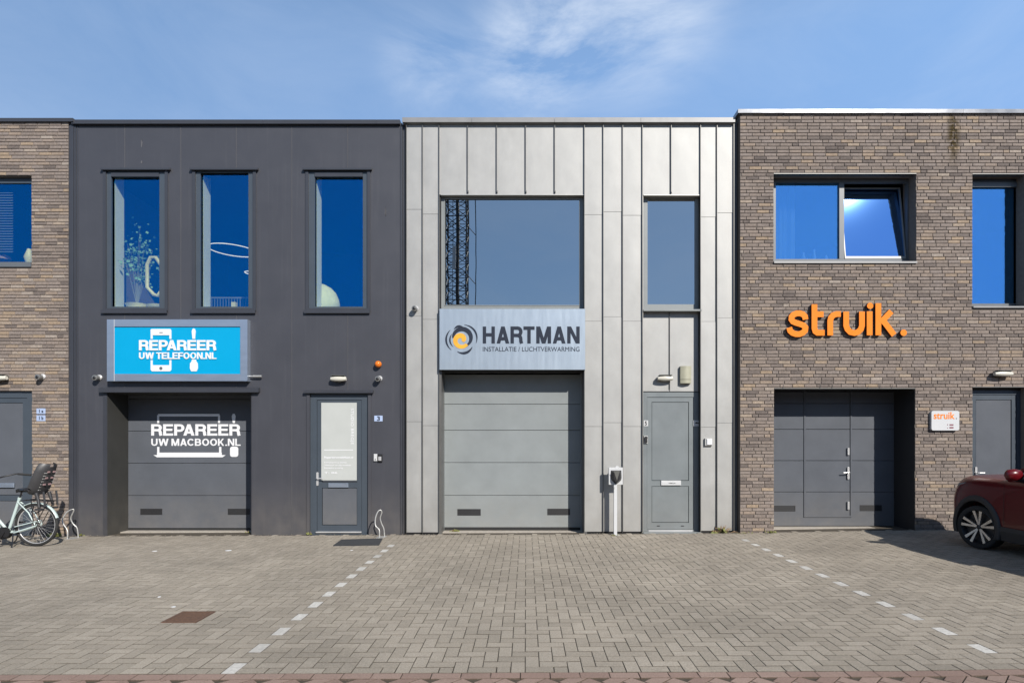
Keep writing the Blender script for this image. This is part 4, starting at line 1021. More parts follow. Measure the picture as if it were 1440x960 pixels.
wall_cam(56, 530, YL-.012, 'round camera on the left brick wall above blue number plates')
wall_cam(136, 531, 0, 'round camera on dark cladding left of the cyan sign')
wall_cam(583.3, 434, 0, 'round camera on pale zinc left of the wide upper window')
wall_cam(532, 532.5, 0, 'round camera beneath the orange beacon on dark cladding')
th = thing('beacon', (SX(531.5), 0, SZ(516)), 'orange beacon light on dark cladding above a camera', 'alarm light')
m = MB(); m.lathe([(.06,0),(.06,-.02)], (SX(532.2), 0, SZ(512.3)), n=24); m.build('base', M['black'], th)
m = MB(); m.lathe([(.058,-.02),(.062,-.05),(.055,-.09),(.035,-.112),(.01,-.12)], (SX(531.9,-.05), 0, SZ(512,-.05)), n=24); m.build('lens', M['orange_lens'], th, smooth=True)
th = thing('alarm_sounder', (SX(964.5), RR, SZ(538)), 'beige alarm sounder box right of the lamp above door 5', 'alarm')
a, b, c, e = P4(957, 972.3, 514.5, 533.2, RR-.07)
m = MB(); n = 8; vs = []
pts = [(a, RR-.001)]+[(a+(b-a)*k/n, RR-.06-.03*math.sin(math.pi*k/n)) for k in range(n+1)]+[(b, RR-.001)]
for z0_, z1_, nm in ((c, e, 'cover'), (c-.072, c-.006, 'base')):
    m = MB(); k = len(pts); m.add([(x,y,z0_) for x,y in pts]+[(x,y,z1_) for x,y in pts], [tuple(range(k-1,-1,-1)), tuple(range(k,2*k))]+[(i,(i+1)%k,(i+1)%k+k,i+k) for i in range(k)]); m.build(nm, M['beige'], th, smooth=40)
def plate(name, l, r, t, b, Y, label, txt, tx, mat='plate', tm='navy', cat='sign', th_=.006, group=None):
    a, c, e, f_ = P4(l, r, t, b, Y)
    th = thing(name, ((a+c)/2, Y, e), label, cat, group)
    m = MB(); m.cbox(a, c, Y-th_, Y-.0005, e, f_, .002); m.build('board', M[mat], th)
    if txt: text(txt, *P4(*tx, Y-th_), Y-th_-.0003, .002, M[tm], th, bold=.03)
    return th
plate('house_number', 526.3, 538, 584.2, 592.2, 0, 'pale blue number 3 plate right of the dark door', '3', (530.2, 534.4, 585, 591.4))
plate('house_number', 51.5, 64, 574, 581.8, YL-.013, 'upper of the two small blue number plates on the left bricks', '1 a', (55, 61, 575.5, 580))
plate('house_number', 51.5, 64, 583.6, 591.8, YL-.013, 'lower of the two small blue number plates on the left bricks', '1 b', (55, 61, 585, 590))
plate('house_number', 905.2, 911.4, 590.8, 599, RR, 'white sticker reading 5 on the left frame of the grey door', '5', (906.8, 909.8, 592, 597.8), mat='white', tm='black', th_=.003)
th = plate('house_number', 975, 983, 590.8, 599, RR, 'white half shaded sticker on the right frame of the grey door', None, None, mat='white', th_=.003)
m = MB(); m.prism([(SX(x,RR),SZ(z,RR)) for x, z in ((977,594.6),(980.2,592.6),(980.2,594),(982.4,594),(982.4,595.4),(980.2,595.4),(978.6,595.4))], RR-.005, RR-.0031); m.build('printed_mark', M['black'], th)
def thingbox(name, l, r, t, b, Y, dp_, label, cat, mat, extra=None):
    a, c, e, f_ = P4(l, r, t, b, Y-dp_)
    th = thing(name, ((a+c)/2, Y, e), label, cat); m = MB(); m.cbox(a, c, Y-dp_, Y-.0005, e, f_, .004); m.build('housing', mat, th)
    if extra: extra(th, a, c, e, f_, Y-dp_)
    return th
def ex_bell(th, a, c, e, f_, y): m = MB(); m.lathe([(.010,0),(.010,-.004)], ((a+c)/2, y, e+.03), n=12); m.build('button', M['black'], th)
thingbox('doorbell', 525.4, 530.2, 638, 648, 0, .03, 'pale doorbell left of the small key safe beside door 3', 'doorbell', M['white'], ex_bell)
def ex_safe(th, a, c, e, f_, y): m = MB(); m.cbox(a+.012, c-.012, y-.02, y-.0005, e+.02, f_-.045); m.build('dial_cover', M['chrome'], th)
thingbox('key_safe', 531.3, 537.2, 638.3, 649, 0, .035, 'black key safe right of the doorbell beside door 3', 'key safe', M['black'], ex_safe)
def ex_safe2(th, a, c, e, f_, y): m = MB(); m.lathe([(.028,0),(.028,-.02)], ((a+c)/2, y, f_-.04), n=16); m.box(a+.015, c-.015, y-.022, y-.0005, e+.02, f_-.06); m.build('dial_cover', M['black'], th)
thingbox('key_safe', 905.5, 911.2, 612.3, 623.5, RR, .02, 'grey key safe on the left frame of the grey door', 'key safe', M['galv'], ex_safe2)
def ex_alarm(th, a, c, e, f_, y): m = MB(); m.cbox(a+.03, c-.012, y-.018, y-.0005, e+.018, f_-.012, .006); m.build('lid', M['vinyl'], th)
thingbox('junction_box', 991.5, 1002, 616, 626.5, 0, .045, 'small white box on the zinc strip right of door 5', 'junction box', M['galv'], ex_alarm)
thingbox('doorbell', 51, 54.5, 659.5, 664.5, YL-.012, .02, 'tiny round doorbell on bricks right of the left door', 'doorbell', M['chrome'], ex_bell)

# charging post
YC = -.20
xc = SX(865.2, YC); g0 = gz(xc)
th = thing('charging_post', (xc, YC, g0), 'white charging post with a black head in front of the zinc wall', 'charging post')
m = MB(); m.prism(rrect(SX(863.1,YC), SX(867.4,YC), g0-.02, SZ(680,YC), .004), YC-.03, YC+.03); m.build('post', M['white'], th)
m = MB(); m.box(xc-.07, xc+.07, YC-.06, YC+.06, g0-.01, g0+.008); m.build('foot_plate', M['galv'], th)
a, b, c, e = P4(855.8, 875.6, 657, 681.2, YC+.0)
m = MB(); m.cbox(a, b, YC-.02, YC+.02, c, e, .006); m.lathe([(.03,0),(.03,.03)], (SX(867.7,YC), YC-.015, SZ(656.8,YC)), n=16); m.build('backplate', M['white'], th)
yk = YC-.02
hx = [(859,661),(873.8,661),(874.2,672),(873,675.5),(866.6,681.2),(860.5,675.5),(858.8,672)]
m = MB(); front = [(SX(x,yk-.1),SZ(z,yk-.1)) for x, z in ((863,661.5),(871,661.5),(869.4,670),(867,677.5),(865.2,670))]
q = [(SX(x,yk),SZ(z,yk)) for x, z in hx]; n = len(q)
cx_, cz_ = sum(p[0] for p in q)/n, sum(p[1] for p in q)/n
inner = [(cx_+(x-cx_)*.55, cz_+(z-cz_)*.7) for x, z in q]
m.add([(x,yk,z) for x,z in q]+[(x,yk-.09,z) for x,z in inner], [tuple(range(n,2*n))]+[(i,i+n,(i+1)%n+n,(i+1)%n) for i in range(n)]+[tuple(range(n-1,-1,-1))])
m.build('socket_head', M['black'], th, fixn=True)
m = MB(); m.prism([(SX(x,yk-.1),SZ(z,yk-.1)) for x, z in ((863.2,661.8),(871.6,661.8),(867.6,676))], yk-.096, yk-.0905); m.build('head_insert', M['lampdark'], th)
m = MB(); m.tube([(SX(864,YC-.05),YC-.05,SZ(681,YC)),(SX(863.7,YC-.05),YC-.05,SZ(684,YC)),(SX(864,YC-.05),YC-.04,SZ(686,YC))], .012, 8); m.build('plug', M['white'], th)

# bicycle clamps
def bike_clamp(pts, base, Y, label, dx=.045):
    x = SX(base[0], Y); g0 = gz(x)
    th = thing('bicycle_stand', (x, Y, g0), label, 'bicycle stand', 'galvanised bicycle stands by the dark building')
    P = [Vector((SX(a,Y), Y, SZ(b,Y))) for a, b in pts]
    P[0].z = g0-.03; P[-1].z = g0-.03
    S = []                                  # smooth the polyline
    for i in range(len(P)-1):
        p0, p1, p2, p3 = P[max(i-1,0)], P[i], P[i+1], P[min(i+2,len(P)-1)]
        for k in range(5):
            t = k/5; S.append(.5*((2*p1)+(-p0+p2)*t+(2*p0-5*p1+4*p2-p3)*t*t+(-p0+3*p1-3*p2+p3)*t**3))
    S.append(P[-1]); n = len(S)
    for i, p in enumerate(S): p.y = Y-.10+.16*i/n
    m = MB(); m.tube(S, .011, 8); m.build('bent_tube', M['galv'], th, smooth=50)
    m = MB(); m.box(x-.07, x+.07, Y-.12, Y+.09, g0-.01, g0+.007); m.build('foot_plate', M['galv'], th)
bike_clamp([(100.5,757),(100,745),(93,735),(91.5,728),(97,719),(103.5,715.5),(104,718),(99,728),(101,736),(106,743),(107,757)], (103.5,756), -.30, 'bent steel bicycle stand left of the dark cladding beside the bicycle')
bike_clamp([(535,757),(535,744),(529.5,738),(529,728),(532,719),(535.5,716.6),(537,720),(534.5,728),(536,736),(539,744),(539.8,757)], (537,757), -.30, 'bent steel bicycle stand right of dark door 3 behind the mat')
# door mat
def gp(px, py, z=None):                                # pixel on the paving -> plan point
    Z = F*(CAMH-gz(0))/(py-VY); x = (px-VX)/F*Z
    Z = F*(CAMH-gz(x))/(py-VY); return ((px-VX)/F*Z, Z-CAMD)
pts = [gp(468.5,767.5), gp(533,766.5), gp(538,757.5), gp(480,759.2)]
th = gpoly('door_mat', pts, .016, M['mat'], th=.02); tag(th, 'dark rectangular door mat lying on the paving before door 3', 'door mat')
# concrete patch
for k, pts in enumerate(([gp(436,752.8),gp(436,760.5),gp(470,761.5),gp(482,757.3),gp(540,756.5),gp(552,753)],)):
    pass
# drain grating
gX = (gX0+gX1)/2; gY = (gY0+gY1)/2
th = thing('drain_grating', (gX, gY, gz(gX)), 'rusty square drain grating set in the paving left of centre', 'drain')
m = MB(); zt_ = gz(gX)+.006; W = (gX1-gX0)/2; H = (gY1-gY0)/2+.01
m.box(gX-W,gX+W,gY-H,gY-H+.03,zt_-.05,zt_); m.box(gX-W,gX+W,gY+H-.03,gY+H,zt_-.05,zt_); m.box(gX-W,gX-W+.03,gY-H+.03,gY+H-.03,zt_-.05,zt_); m.box(gX+W-.03,gX+W,gY-H+.03,gY+H-.03,zt_-.05,zt_); m.build('frame', M['rust'], th)
nb = 6
for k in range(nb):
    y = gY-H+.07+(2*H-.14)*k/(nb-1); m = MB(); m.box(gX-W+.03, gX+W-.03, y-.013, y+.013, zt_-.0118, zt_-.001); m.build('bar', M['rust'], th)
m = MB(); m.box(gX-W+.03, gX+W-.03, gY-H+.03, gY+H-.03, zt_-.018, zt_-.012); m.build('sump', M['groove'], th)
# weeds
def weed(px, py, n, spread, label, dry=.2, h=.09, Y=None):
    x, y = gp(px, py)
    if Y is not None: y = Y
    th = thing('weed', (x, y, gz(x)), label, 'weed', 'weeds in the joints along the facade')
    for nm, mat, cnt in (('leaves', M['leaf'], int(n*(1-dry))), ('dry_stalks', M['drystalk'], int(n*dry))):
        m = MB()
        for k in range(cnt):
            a = random.uniform(0, 6.28); r = abs(random.gauss(0, .5))*spread; bx, by = x+r*math.cos(a), y+r*.25*math.sin(a)
            L = h*random.uniform(.4,1.2)*(1.6 if nm == 'dry_stalks' else 1); wd = L*(.26 if nm == 'leaves' else .05); ta = random.uniform(0, 6.28); lean = random.uniform(.3,1.4)
            d = Vector((math.cos(ta)*math.sin(lean), math.sin(ta)*math.sin(lean)*.6, math.cos(lean))); sd_ = d.orthogonal().normalized()
            b0 = Vector((bx, by, gz(x))); mid = b0+d*L*.55+Vector((0,0,.004)); tip = b0+d*L+Vector((0,0,-L*.15))
            m.add([b0, mid-sd_*wd, tip, mid+sd_*wd], [(0,1,2,3)])
        if cnt: o = m.build(nm, mat, th); o['kind'] = 'stuff'
weed(1022, 752, 70, .18, 'dry brown and green weed clump where the zinc meets the right bricks', .55, .13, -.08)
weed(640, 747.5, 60, .16, 'flat yellow green weeds beside the middle garage door', .15, .06)
weed(83, 753, 60, .10, 'green weed tuft at the foot of the left bicycle stand', 0, .09, -.12)
weed(118, 752, 22, .05, 'small weed sprig at the base of the dark cladding', 0, .05, -.03)
weed(434, 752, 20, .04, 'tiny weed sprig left of door 3 casing', .2, .06, -.03)
weed(862, 753, 30, .07, 'faint weeds around the charging post foot', .3, .04)
weed(1079, 747, 36, .10, 'green weed tuft at the right brick pier beside the garage', .1, .06, -.18)
weed(350, 749, 26, .08, 'low weeds at the right corner of the left garage recess', .3, .04)
weed(1050, 751, 30, .16, 'sparse brown weeds below the right brick pier', .6, .05, -.2)
# litter flecks
for k, (px, py, s_, lab) in enumerate(((217.5,774.5,.04,'white litter scrap on paving left of centre in front of the left garage'),(244,853,.028,'white litter scrap behind the drain grating'),(224,838.8,.022,'pale crumb on the paving above the drain'),(321,773.6,.06,'pale paper scrap on paving before the dark wall'),(494.5,773.3,.028,'white scrap on paving before the door mat'))):
    x, y = gp(px, py); m = MB(); q = [(x+s_*math.cos(a)*random.uniform(.6,1), y+s_*math.sin(a)*random.uniform(.5,.9)) for a in (0,1.1,2.2,3.3,4.4,5.4)]
    n = 6; m.add([(a,b,gz(x)+.004) for a,b in q]+[(a,b,gz(x)-.001) for a,b in q], [tuple(range(n)), tuple(range(2*n-1,n-1,-1))]+[(i,i+n,(i+1)%n+n,(i+1)%n) for i in range(n)])
    tag(m.build('litter', M['vinyl']), lab, 'litter', 'pale scraps on the paving')

# ================= things seen through the windows =================
def yx(px, Y): return SX(px, Y)
# plant in window 1
YI = .30; zf = SZ(431, YI)
th = thing('potted_plant', (SX(193,YI), YI, zf-.1), 'branching houseplant in a pale pot behind the leftmost dark building window', 'plant')
m = MB(); m.lathe([(.10,-.25),(.16,-.05),(.20,.02),(.17,.025)], (SX(193,YI), YI, zf+.02), 'Z', 20); m.build('pot', M['cream'], th, smooth=50)
m = MB(); lf = MB(); base = Vector((SX(193,YI), YI, zf))
for tip_px, tip_py in ((184,345),(187,352),(200,330),(205,345),(193,360),(180,362),(208,362),(196,318),(198,372),(185,375),(202,380),(212,350)):
    tip = Vector((SX(tip_px,YI), YI+random.uniform(-.15,.2), SZ(tip_py,YI))); mid = base.lerp(tip, .5)+Vector((random.uniform(-.05,.05),0,.05)); m.tube([base, mid, tip], [.009,.005,.002], 5)
    for k in range(26):
        c_ = mid.lerp(tip, random.uniform(.1,1.1))+Vector((random.gauss(0,.07),random.gauss(0,.06),random.gauss(0,.07))); d = Vector((random.gauss(0,1),random.gauss(0,1),random.gauss(0,1))).normalized(); e = d.orthogonal().normalized(); L = random.uniform(.035,.075)
        lf.add([c_, c_+d*L*.5+e*L*.4, c_+d*L, c_+d*L*.5-e*L*.4], [(0,1,2,3)])
m.build('branches', M['branch'], th); o = lf.build('leaves', M['plant'], th); o['kind'] = 'stuff'
# cream chair/mirror ring
m = MB(); YI2 = .22; pts = [(SX(x,YI2), YI2, SZ(z,YI2)) for x, z in ((207,404),(207,372),(212,362),(219,362),(226,372),(231,385),(231,404),(222,416),(216,414))]
m.tube(pts, .035, 8, closed=True); m2 = m.build('frame', M['cream'], None, smooth=50)
tag(m2, 'cream hexagonal loop frame behind the leftmost dark building window', 'mirror frame'); m2.name = 'mirror_frame'
m = MB(); m.lathe([(.11,-.12),(.20,-.02),(.21,.0)], (SX(224,.4), .4, SZ(430,.4)), 'Z', 20); tag(m.build('bowl', M['cream'], smooth=50), 'cream bowl beside the houseplant at the window bottom corner', 'bowl')
# ring lamps window 2
def ring_lamp(px, py, rx, tilt, label, Y=1.2):
    c_ = Vector((SX(px,Y), Y, SZ(py,Y))); r = rx/sc(Y); n = 48
    pts = [c_+Vector((r*math.cos(2*math.pi*k/n), r*.9*math.sin(2*math.pi*k/n), r*tilt*math.cos(2*math.pi*k/n+.0)*-1)) for k in range(n)]
    m = MB(); m.tube(pts, .009, 6, closed=True); o = m.build('ring_lamp', M['ringlight'], smooth=True); tag(o, label, 'lamp', 'thin ring lamps behind the middle window')
    return o
M['ringlight'] = emis('ring_light', (1,.93,.85), .9)
ring_lamp(328, 352, 33, .06, 'larger thin glowing ring lamp hanging behind the second upstairs window', 1.6)
ring_lamp(356, 384, 11, .05, 'smaller thin ring lamp below the larger at the second window', 1.6)
# window 2 : shelf rail and box
m = MB(); m.box(SX(292,.8), SX(349,.8), .8, .83, SZ(419.5,.8), SZ(417.5,.8)); m.box(SX(292,.8), SX(293,.8), .8, .83, 3.6, SZ(419.5,.8))
for k in range(14): m.box(SX(293+k*4,.8), SX(293.8+k*4,.8), .805, .825, SZ(431,.8)-.2, SZ(419.6,.8))
tag(m.build('railing', M['blind']), 'low slatted railing behind the second upstairs window', 'railing')
m = MB(); m.box(SX(325,.7), SX(331,.7), .7, .78, SZ(431,.7)-.1, SZ(424.5,.7)); tag(m.build('box', M['cream']), 'small cream box on the sill inside the second upstairs window', 'box')
# globe in window 3
m = MB(); c_ = (SX(448,.6), .62, SZ(428,.6)); m.lathe([(.005,.40),(.12,.385),(.24,.32),(.33,.22),(.38,.1),(.40,0),(.38,-.1),(.3,-.25)], c_, 'Z', 28, squash=.8)
tag(m.build('paper_globe', M['paper'], smooth=True), 'large round pale globe at the bottom of the third upstairs window', 'globe')
# curtain in brick window
m = MB(); YI = YW+.35; n = 60; xs0, xs1 = SX(1086,YI), SX(1117,YI); vs = []
for k in range(n+1):
    x = xs0+(xs1-xs0)*k/n; y = YI+.035*math.sin(k*1.05)+.012*math.sin(k*2.3); vs += [(x,y,3.6),(x,y,SZ(240,YI))]
m.add(vs, [(2*k,2*k+2,2*k+3,2*k+1) for k in range(n)]); tag(m.build('curtain', M['curtain'], smooth=True), 'pale pleated curtain behind the left pane of the tilted brick window', 'curtain')
for k, (px, h_) in enumerate(((1130,12),(1145,16),(1162,8))):
    m = MB(); x = SX(px,YW+.2); m.lathe([(.025,0),(.035,.05),(.015,h_/75*.8),(.02,h_/75)], (x, YW+.2, SZ(364,YW+.2)-.04), 'Z', 14)
    tag(m.build('vase', M['curtain'], smooth=True), ['squat vase on the sill nearest the curtain of the brick window','tallest slim vase on the sill behind the fixed brick window pane','smallest vase on the sill nearest the window mullion'][k], 'vase')
# left building blinds and lamps
th = thing('venetian_blind', (SX(10,.2), .2, SZ(368)), 'lowered venetian blind behind the upstairs window at the left edge', 'blind')
for k in range(24):
    z = SZ(272+k*3.6, .2); m = MB(); m.add([(SX(-50,.2),.19,z),(SX(18,.2),.19,z),(SX(18,.2),.215,z+.024),(SX(-50,.2),.215,z+.024)], [(0,1,2,3)]); m.build('slat', M['blind'], th)
m = MB(); YI = .35; m.lathe([(.05,-.12),(.085,0),(.05,.1),(.03,.16)], (SX(41,YI), YI, SZ(362,YI)), 'Z', 16); tag(m.build('table_lamp', M['cream'], smooth=40), 'small pale table lamp in the corner of the left edge window', 'lamp')
m = MB(); m.lathe([(.05,0),(.12,.05),(.09,.12),(.02,.15)], (SX(6,YI), YI, SZ(369,YI)), 'Z', 14); tag(m.build('bowl', M['reflector'], smooth=40), 'reddish bowl on the sill inside the left edge window', 'bowl')

# ================= lattice mast behind the camera, mirrored in the wide window =================
YM = -62; XM0 = SX(0)*0
Dv = 2*.109+CAMD-YM-CAMD-0  # distance helper
vd = (CAMD+.109)+(.109-YM)                       # virtual distance from the camera to the mirrored mast
mx0, mx1 = (628-VX)/F*vd, (657-VX)/F*vd; mw = (mx1-mx0)
xmc = (mx0+mx1)/2
th = thing('lattice_mast', (xmc, YM, -.1), 'dark steel lattice mast standing across the street, seen only mirrored in the wide window', 'mast')
HT = 48; h2 = mw/2
m = MB()
for sx_, sy_ in ((-1,-1),(1,-1),(1,1),(-1,1)):
    m = MB(); m.tube([(xmc+sx_*h2, YM+sy_*h2, -.1), (xmc+sx_*h2, YM+sy_*h2, HT)], .09, 6); m.build('leg', M['mast'], th)
m = MB(); st = 1.7; k = 0
z = 0
while z < HT-st:
    c4 = [(-h2,-h2),(h2,-h2),(h2,h2),(-h2,h2)]
    for q in range(4):
        a, b = c4[q], c4[(q+1)%4]
        m.tube([(xmc+a[0],YM+a[1],z),(xmc+b[0],YM+b[1],z+st)], .045, 4); m.tube([(xmc+b[0],YM+b[1],z),(xmc+a[0],YM+a[1],z+st)], .045, 4); m.tube([(xmc+a[0],YM+a[1],z),(xmc+b[0],YM+b[1],z)], .05, 4)
    z += st
o = m.build('bracing', M['mast'], th); o['kind'] = 'stuff'
m = MB(); m.tube([(xmc+.1, YM, 0), (xmc+.1, YM, HT)], .22, 8)
for k in range(int(HT/.6)): m.tube([(xmc-h2+.15, YM-.2, k*.6), (xmc-h2+.75, YM-.2, k*.6)], .025, 4)
m.tube([(xmc-h2+.15, YM-.2, 0), (xmc-h2+.15, YM-.2, HT)], .04, 5); m.tube([(xmc-h2+.75, YM-.2, 0), (xmc-h2+.75, YM-.2, HT)], .04, 5); m.build('ladder', M['mast'], th)
m = MB(); m.tube([(xmc+h2+1.0, YM, 12), (xmc+h2+1.1, YM, 24), (xmc+h2+.7, YM, HT)], .06, 5)
for z in (14.5, 21, 27, 33, 39): m.tube([(xmc+h2, YM, z+1.2),(xmc+h2+1.0, YM, z)], .05, 5)
m.build('cable_run', M['mast'], th)
m = MB(); zz = CAMH+(VY-368)/F*vd; m.box(xmc-.3, xmc+.1, YM+1.6, YM+1.9, zz-1.4, zz+1.4)
m.build('antenna_panel', M['white'], th)

# ================= unseen buildings across the street, added to cut low sky fill (mirrored faintly in doors, glass and car paint) =================
def across(x0, x1, h, mat, label, ndoors):
    th = thing('fill_blocking_building', ((x0+x1)/2, -31, -.1), label, 'building', 'unseen buildings added across the street to cut sky fill')
    w = (x1-x0)/ndoors; holes = []
    for k in range(ndoors):
        a = x0+k*w; holes.append((a+w*.12, a+w*.55, -.2, 3.1)); holes.append((a+w*.66, a+w*.84, -.2, 2.4)); holes.append((a+w*.15, a+w*.8, 4.2, 5.9))
    backing(th, x0, x1, -.1, h, holes, -31.3, -31, mat)
    m = MB(); m.box(x0, x1, -43, -31.31, -.1, h-.2); m.build('rear_block', mat, th)
    m = MB(); m.box(x0-.04, x1+.04, -31.3, -30.94, h, h+.18); m.build('coping', M['clad_trim'], th)
    for i, (a, b, c, d) in enumerate(holes):
        m = MB(); ring(m, a, b, max(c, -.1), d, .07, -31.2, -31.1); f = m.build('window' if i % 3 == 2 else 'door', M['frame'], th)
        m = MB(); m.box(a+.07, b-.07, -31.18, -31.14, max(c, -.1)+.07, d-.07); m.build('pane' if i % 3 == 2 else 'leaf', M['car_glass'] if i % 3 == 2 else M['door_slate'], f)
across(-46, -17, 7.4, M['clad'], 'dark clad unit row across the street towards the left, unseen, added to cut sky fill', 4)
across(-16.6, 12, 7.9, M['mortar'], 'brown brick unit row straight across the street, unseen, added to cut sky fill', 4)
across(12.4, 46, 7.6, M['clad_trim'], 'anthracite unit row across the street towards the right, unseen, added to cut sky fill', 5)
# grit swept against the foot of the facade
m = MB()
for k in range(900):
    x = random.uniform(-9.6, 9.0); y = -abs(random.gauss(0, .07))-.012
    if random.random() < .3: y -= abs(random.gauss(0, .25))
    if x > 3.9: y -= .12
    r = random.uniform(.003, .011); z = gz(x); m.add([(x-r,y,z),(x+r*.6,y-r,z),(x+r*.5,y+r,z),(x,y,z+r)], [(0,1,3),(1,2,3),(2,0,3),(0,2,1)])
M['grit'] = pm('grit', (.30,.26,.20), .95, amt=.5, scale=30)
tag(m.build('grit', M['grit']), 'sand and grit swept against the foot of the facades', 'grit', kind='stuff')

# ================= bicycle =================
YV = -1.10
def B(px, py, dy=0): return Vector((SX(px,YV), YV+dy, SZ(py,YV)))
hub = B(51.5, 737.3); gb = gz(hub.x); RW = hub.z-gb-.002
bk = thing('bicycle', (hub.x-.5, YV, gb), 'mint green bicycle with a grey child seat parked against the left brick wall', 'bicycle')
def wheel(h):
    m = MB(); n = 48; pts = [h+Vector((math.cos(2*math.pi*k/n)*(RW-.02), 0, math.sin(2*math.pi*k/n)*(RW-.024))) for k in range(n)]
    m.tube(pts, .0235, 10, closed=True); w_ = m.build('wheel', M['rubber'], bk, smooth=True)
    m = MB(); pts = [h+Vector((math.cos(2*math.pi*k/n)*(RW-.048), 0, math.sin(2*math.pi*k/n)*(RW-.048))) for k in range(n)]
    m.tube(pts, .008, 8, closed=True); m.build('rim', M['chrome'], w_, smooth=True)
    m = MB()
    for k in range(28):
        a = 2*math.pi*k/28; b = a+(.35 if k % 2 else -.35); s_ = .025 if k % 4 < 2 else -.025
        m.tube([h+Vector((math.cos(b)*.03, s_, math.sin(b)*.03)), h+Vector((math.cos(a)*(RW-.05), 0, math.sin(a)*(RW-.05)))], .0011, 4)
    m.build('spokes', M['chrome'], w_)
    m = MB(); m.lathe([(.015,-.05),(.035,-.035),(.035,.035),(.015,.05)], h, 'Y', 16); m.build('hub', M['lampdark'], w_, smooth=40)
wheel(hub); fh = hub-Vector((1.12,0,0)); wheel(fh)
bb = B(12, 747); stt = B(28, 699)
m = MB(); m.tube([bb, stt], .022, 12); m.tube([stt+Vector((0,0,.0)), stt.lerp(bb,.05)], .026, 12)
head_t = B(-18, 694); head_b = B(-20.5, 706)
m.tube([bb+Vector((0,0,.02)), bb+Vector((-.16,0,.03)), B(-8,722), head_b], [.032,.034,.034,.03], 12); m.tube([head_t, head_b], .024, 12)
m.tube([bb, B(-4,728), B(-17,700)], .022, 10)
m.build('frame', M['mint'], bk, smooth=50)
m = MB()
for s_ in (-.055, .055):
    o_ = Vector((0, s_, 0)); m.tube([bb+Vector((.02,s_*.6,0)), B(24,748)+o_, B(54,738.5)+o_, hub+Vector((.03,s_,.0))], .014, 8)
    m.tube([B(24,740)+o_*.8, B(55,732)+o_, hub+Vector((.04,s_,0))], .010, 8)
    m.tube([stt.lerp(bb,.12)+o_*.4, B(44,720)+o_, hub+Vector((.02,s_,0))], .010, 8)
m.build('rear_stays', M['mint'], bk, smooth=50)
m = MB()
for s_ in (-.05, .05): m.tube([head_b+Vector((0,s_,-.02)), B(-28,722,s_), fh+Vector((0,s_,0))], [.016,.015,.011], 8)
m.tube([head_t, B(-16.5,688), B(-14,676)], .016, 10); m.build('fork', M['mint'], bk, smooth=50)
m = MB(); hc = B(-14, 675)
m.tube([B(18,669,-.32), B(4,667,-.27), B(-6,670,-.18), hc, B(-6,670,.18), B(4,667,.27), B(18,669,.32)], .012, 8); m.build('handlebar', M['black'], bk, smooth=50)
m = MB()
for s_ in (-1, 1): m.tube([B(20.5,669.2,.325*s_), B(5,667.4,.275*s_)], .018, 10)
m.build('grip', M['rubber'], bk, smooth=50)
m = MB(); m.tube([B(4,668,-.25), B(2,671,-.24), B(12,674,-.28)], .006, 6); m.lathe([(.02,0),(.02,.03)], B(-1,665,-.2), 'Z', 10); m.build('brake_lever', M['black'], bk)
# mudguard
m = MB(); rg = RW+.018; n = 22; vs = []
for k in range(n+1):
    a = R(18+150*k/n)
    for wy, rr_ in ((-.03,rg-.014),(-.018,rg),(.018,rg),(.03,rg-.014)): vs.append(hub+Vector((math.cos(a)*rr_, wy, math.sin(a)*rr_)))
m.add(vs, [(4*k+j,4*k+j+1,4*k+j+5,4*k+j+4) for k in range(n) for j in range(3)]); m.build('mudguard', M['mint'], bk, smooth=True)
m = MB(); m.lathe([(.05,-.06),(.1,-.05),(.1,.05),(.05,.06)], B(6,749), 'Y', 20); m.lathe([(.085,-.075),(.085,-.06)], B(12,747), 'Y', 24); m.build('motor', M['black'], bk, smooth=40)
m = MB(); p_ = B(12,747); m.tube([p_+Vector((0,-.08,0)), p_+Vector((-.09,-.085,-.14)), p_+Vector((-.09,-.15,-.14))], .009, 6); m.tube([p_+Vector((0,.08,0)), p_+Vector((.09,.085,.14)), p_+Vector((.09,.15,.14))], .009, 6); m.build('crank', M['black'], bk)
for s_, d_ in ((-1,(-.09,-.14)),(1,(.09,.14))):
    m = MB(); c_ = p_+Vector((d_[0], s_*.13, d_[1])); m.box(c_.x-.05, c_.x+.05, c_.y-.04, c_.y+.04, c_.z-.012, c_.z+.012); m.build('pedal', M['black'], bk)
m = MB(); m.tube([bb+Vector((0,-.065,.04)), hub+Vector((0,-.06,.035))], .005, 5); m.tube([bb+Vector((0,-.065,-.045)), hub+Vector((0,-.06,-.035))], .005, 5); m.build('chain', M['black'], bk)
m = MB(); m.tube([B(22,750,-.05), B(25,762,-.1), B(26.5,773,-.16)], .010, 6); m.tube([B(22,750,.05), B(17,760,.08), B(10,768,.05)], .010, 6); 
kk = m.build('kickstand', M['black'], bk)
# saddle
m = MB(); sc_pts = [(23,689,.015),(27,687.5,.03),(33,687,.06),(39,686.8,.10),(44,686,.115),(48,688,.10)]
vs = []
for x, z, hw_ in sc_pts: p = B(x, z); vs += [p+Vector((0,-hw_,-.02)), p+Vector((0,-hw_*.8,.012)), p+Vector((0,hw_*.8,.012)), p+Vector((0,hw_,-.02)), p+Vector((0,0,-.045))]
fs = []
for i in range(5):
    for j in range(5): fs.append((5*i+j,5*i+(j+1)%5,5*i+5+(j+1)%5,5*i+5+j))
fs += [(4,3,2,1,0), (25,26,27,28,29)]
m.add(vs, fs); m.build('saddle', M['black'], bk, smooth=60)
m = MB(); m.tube([stt, B(31,690)], .013, 10); m.tube([B(26,691),B(40,691)], .008, 6); m.build('seatpost', M['black'], bk)
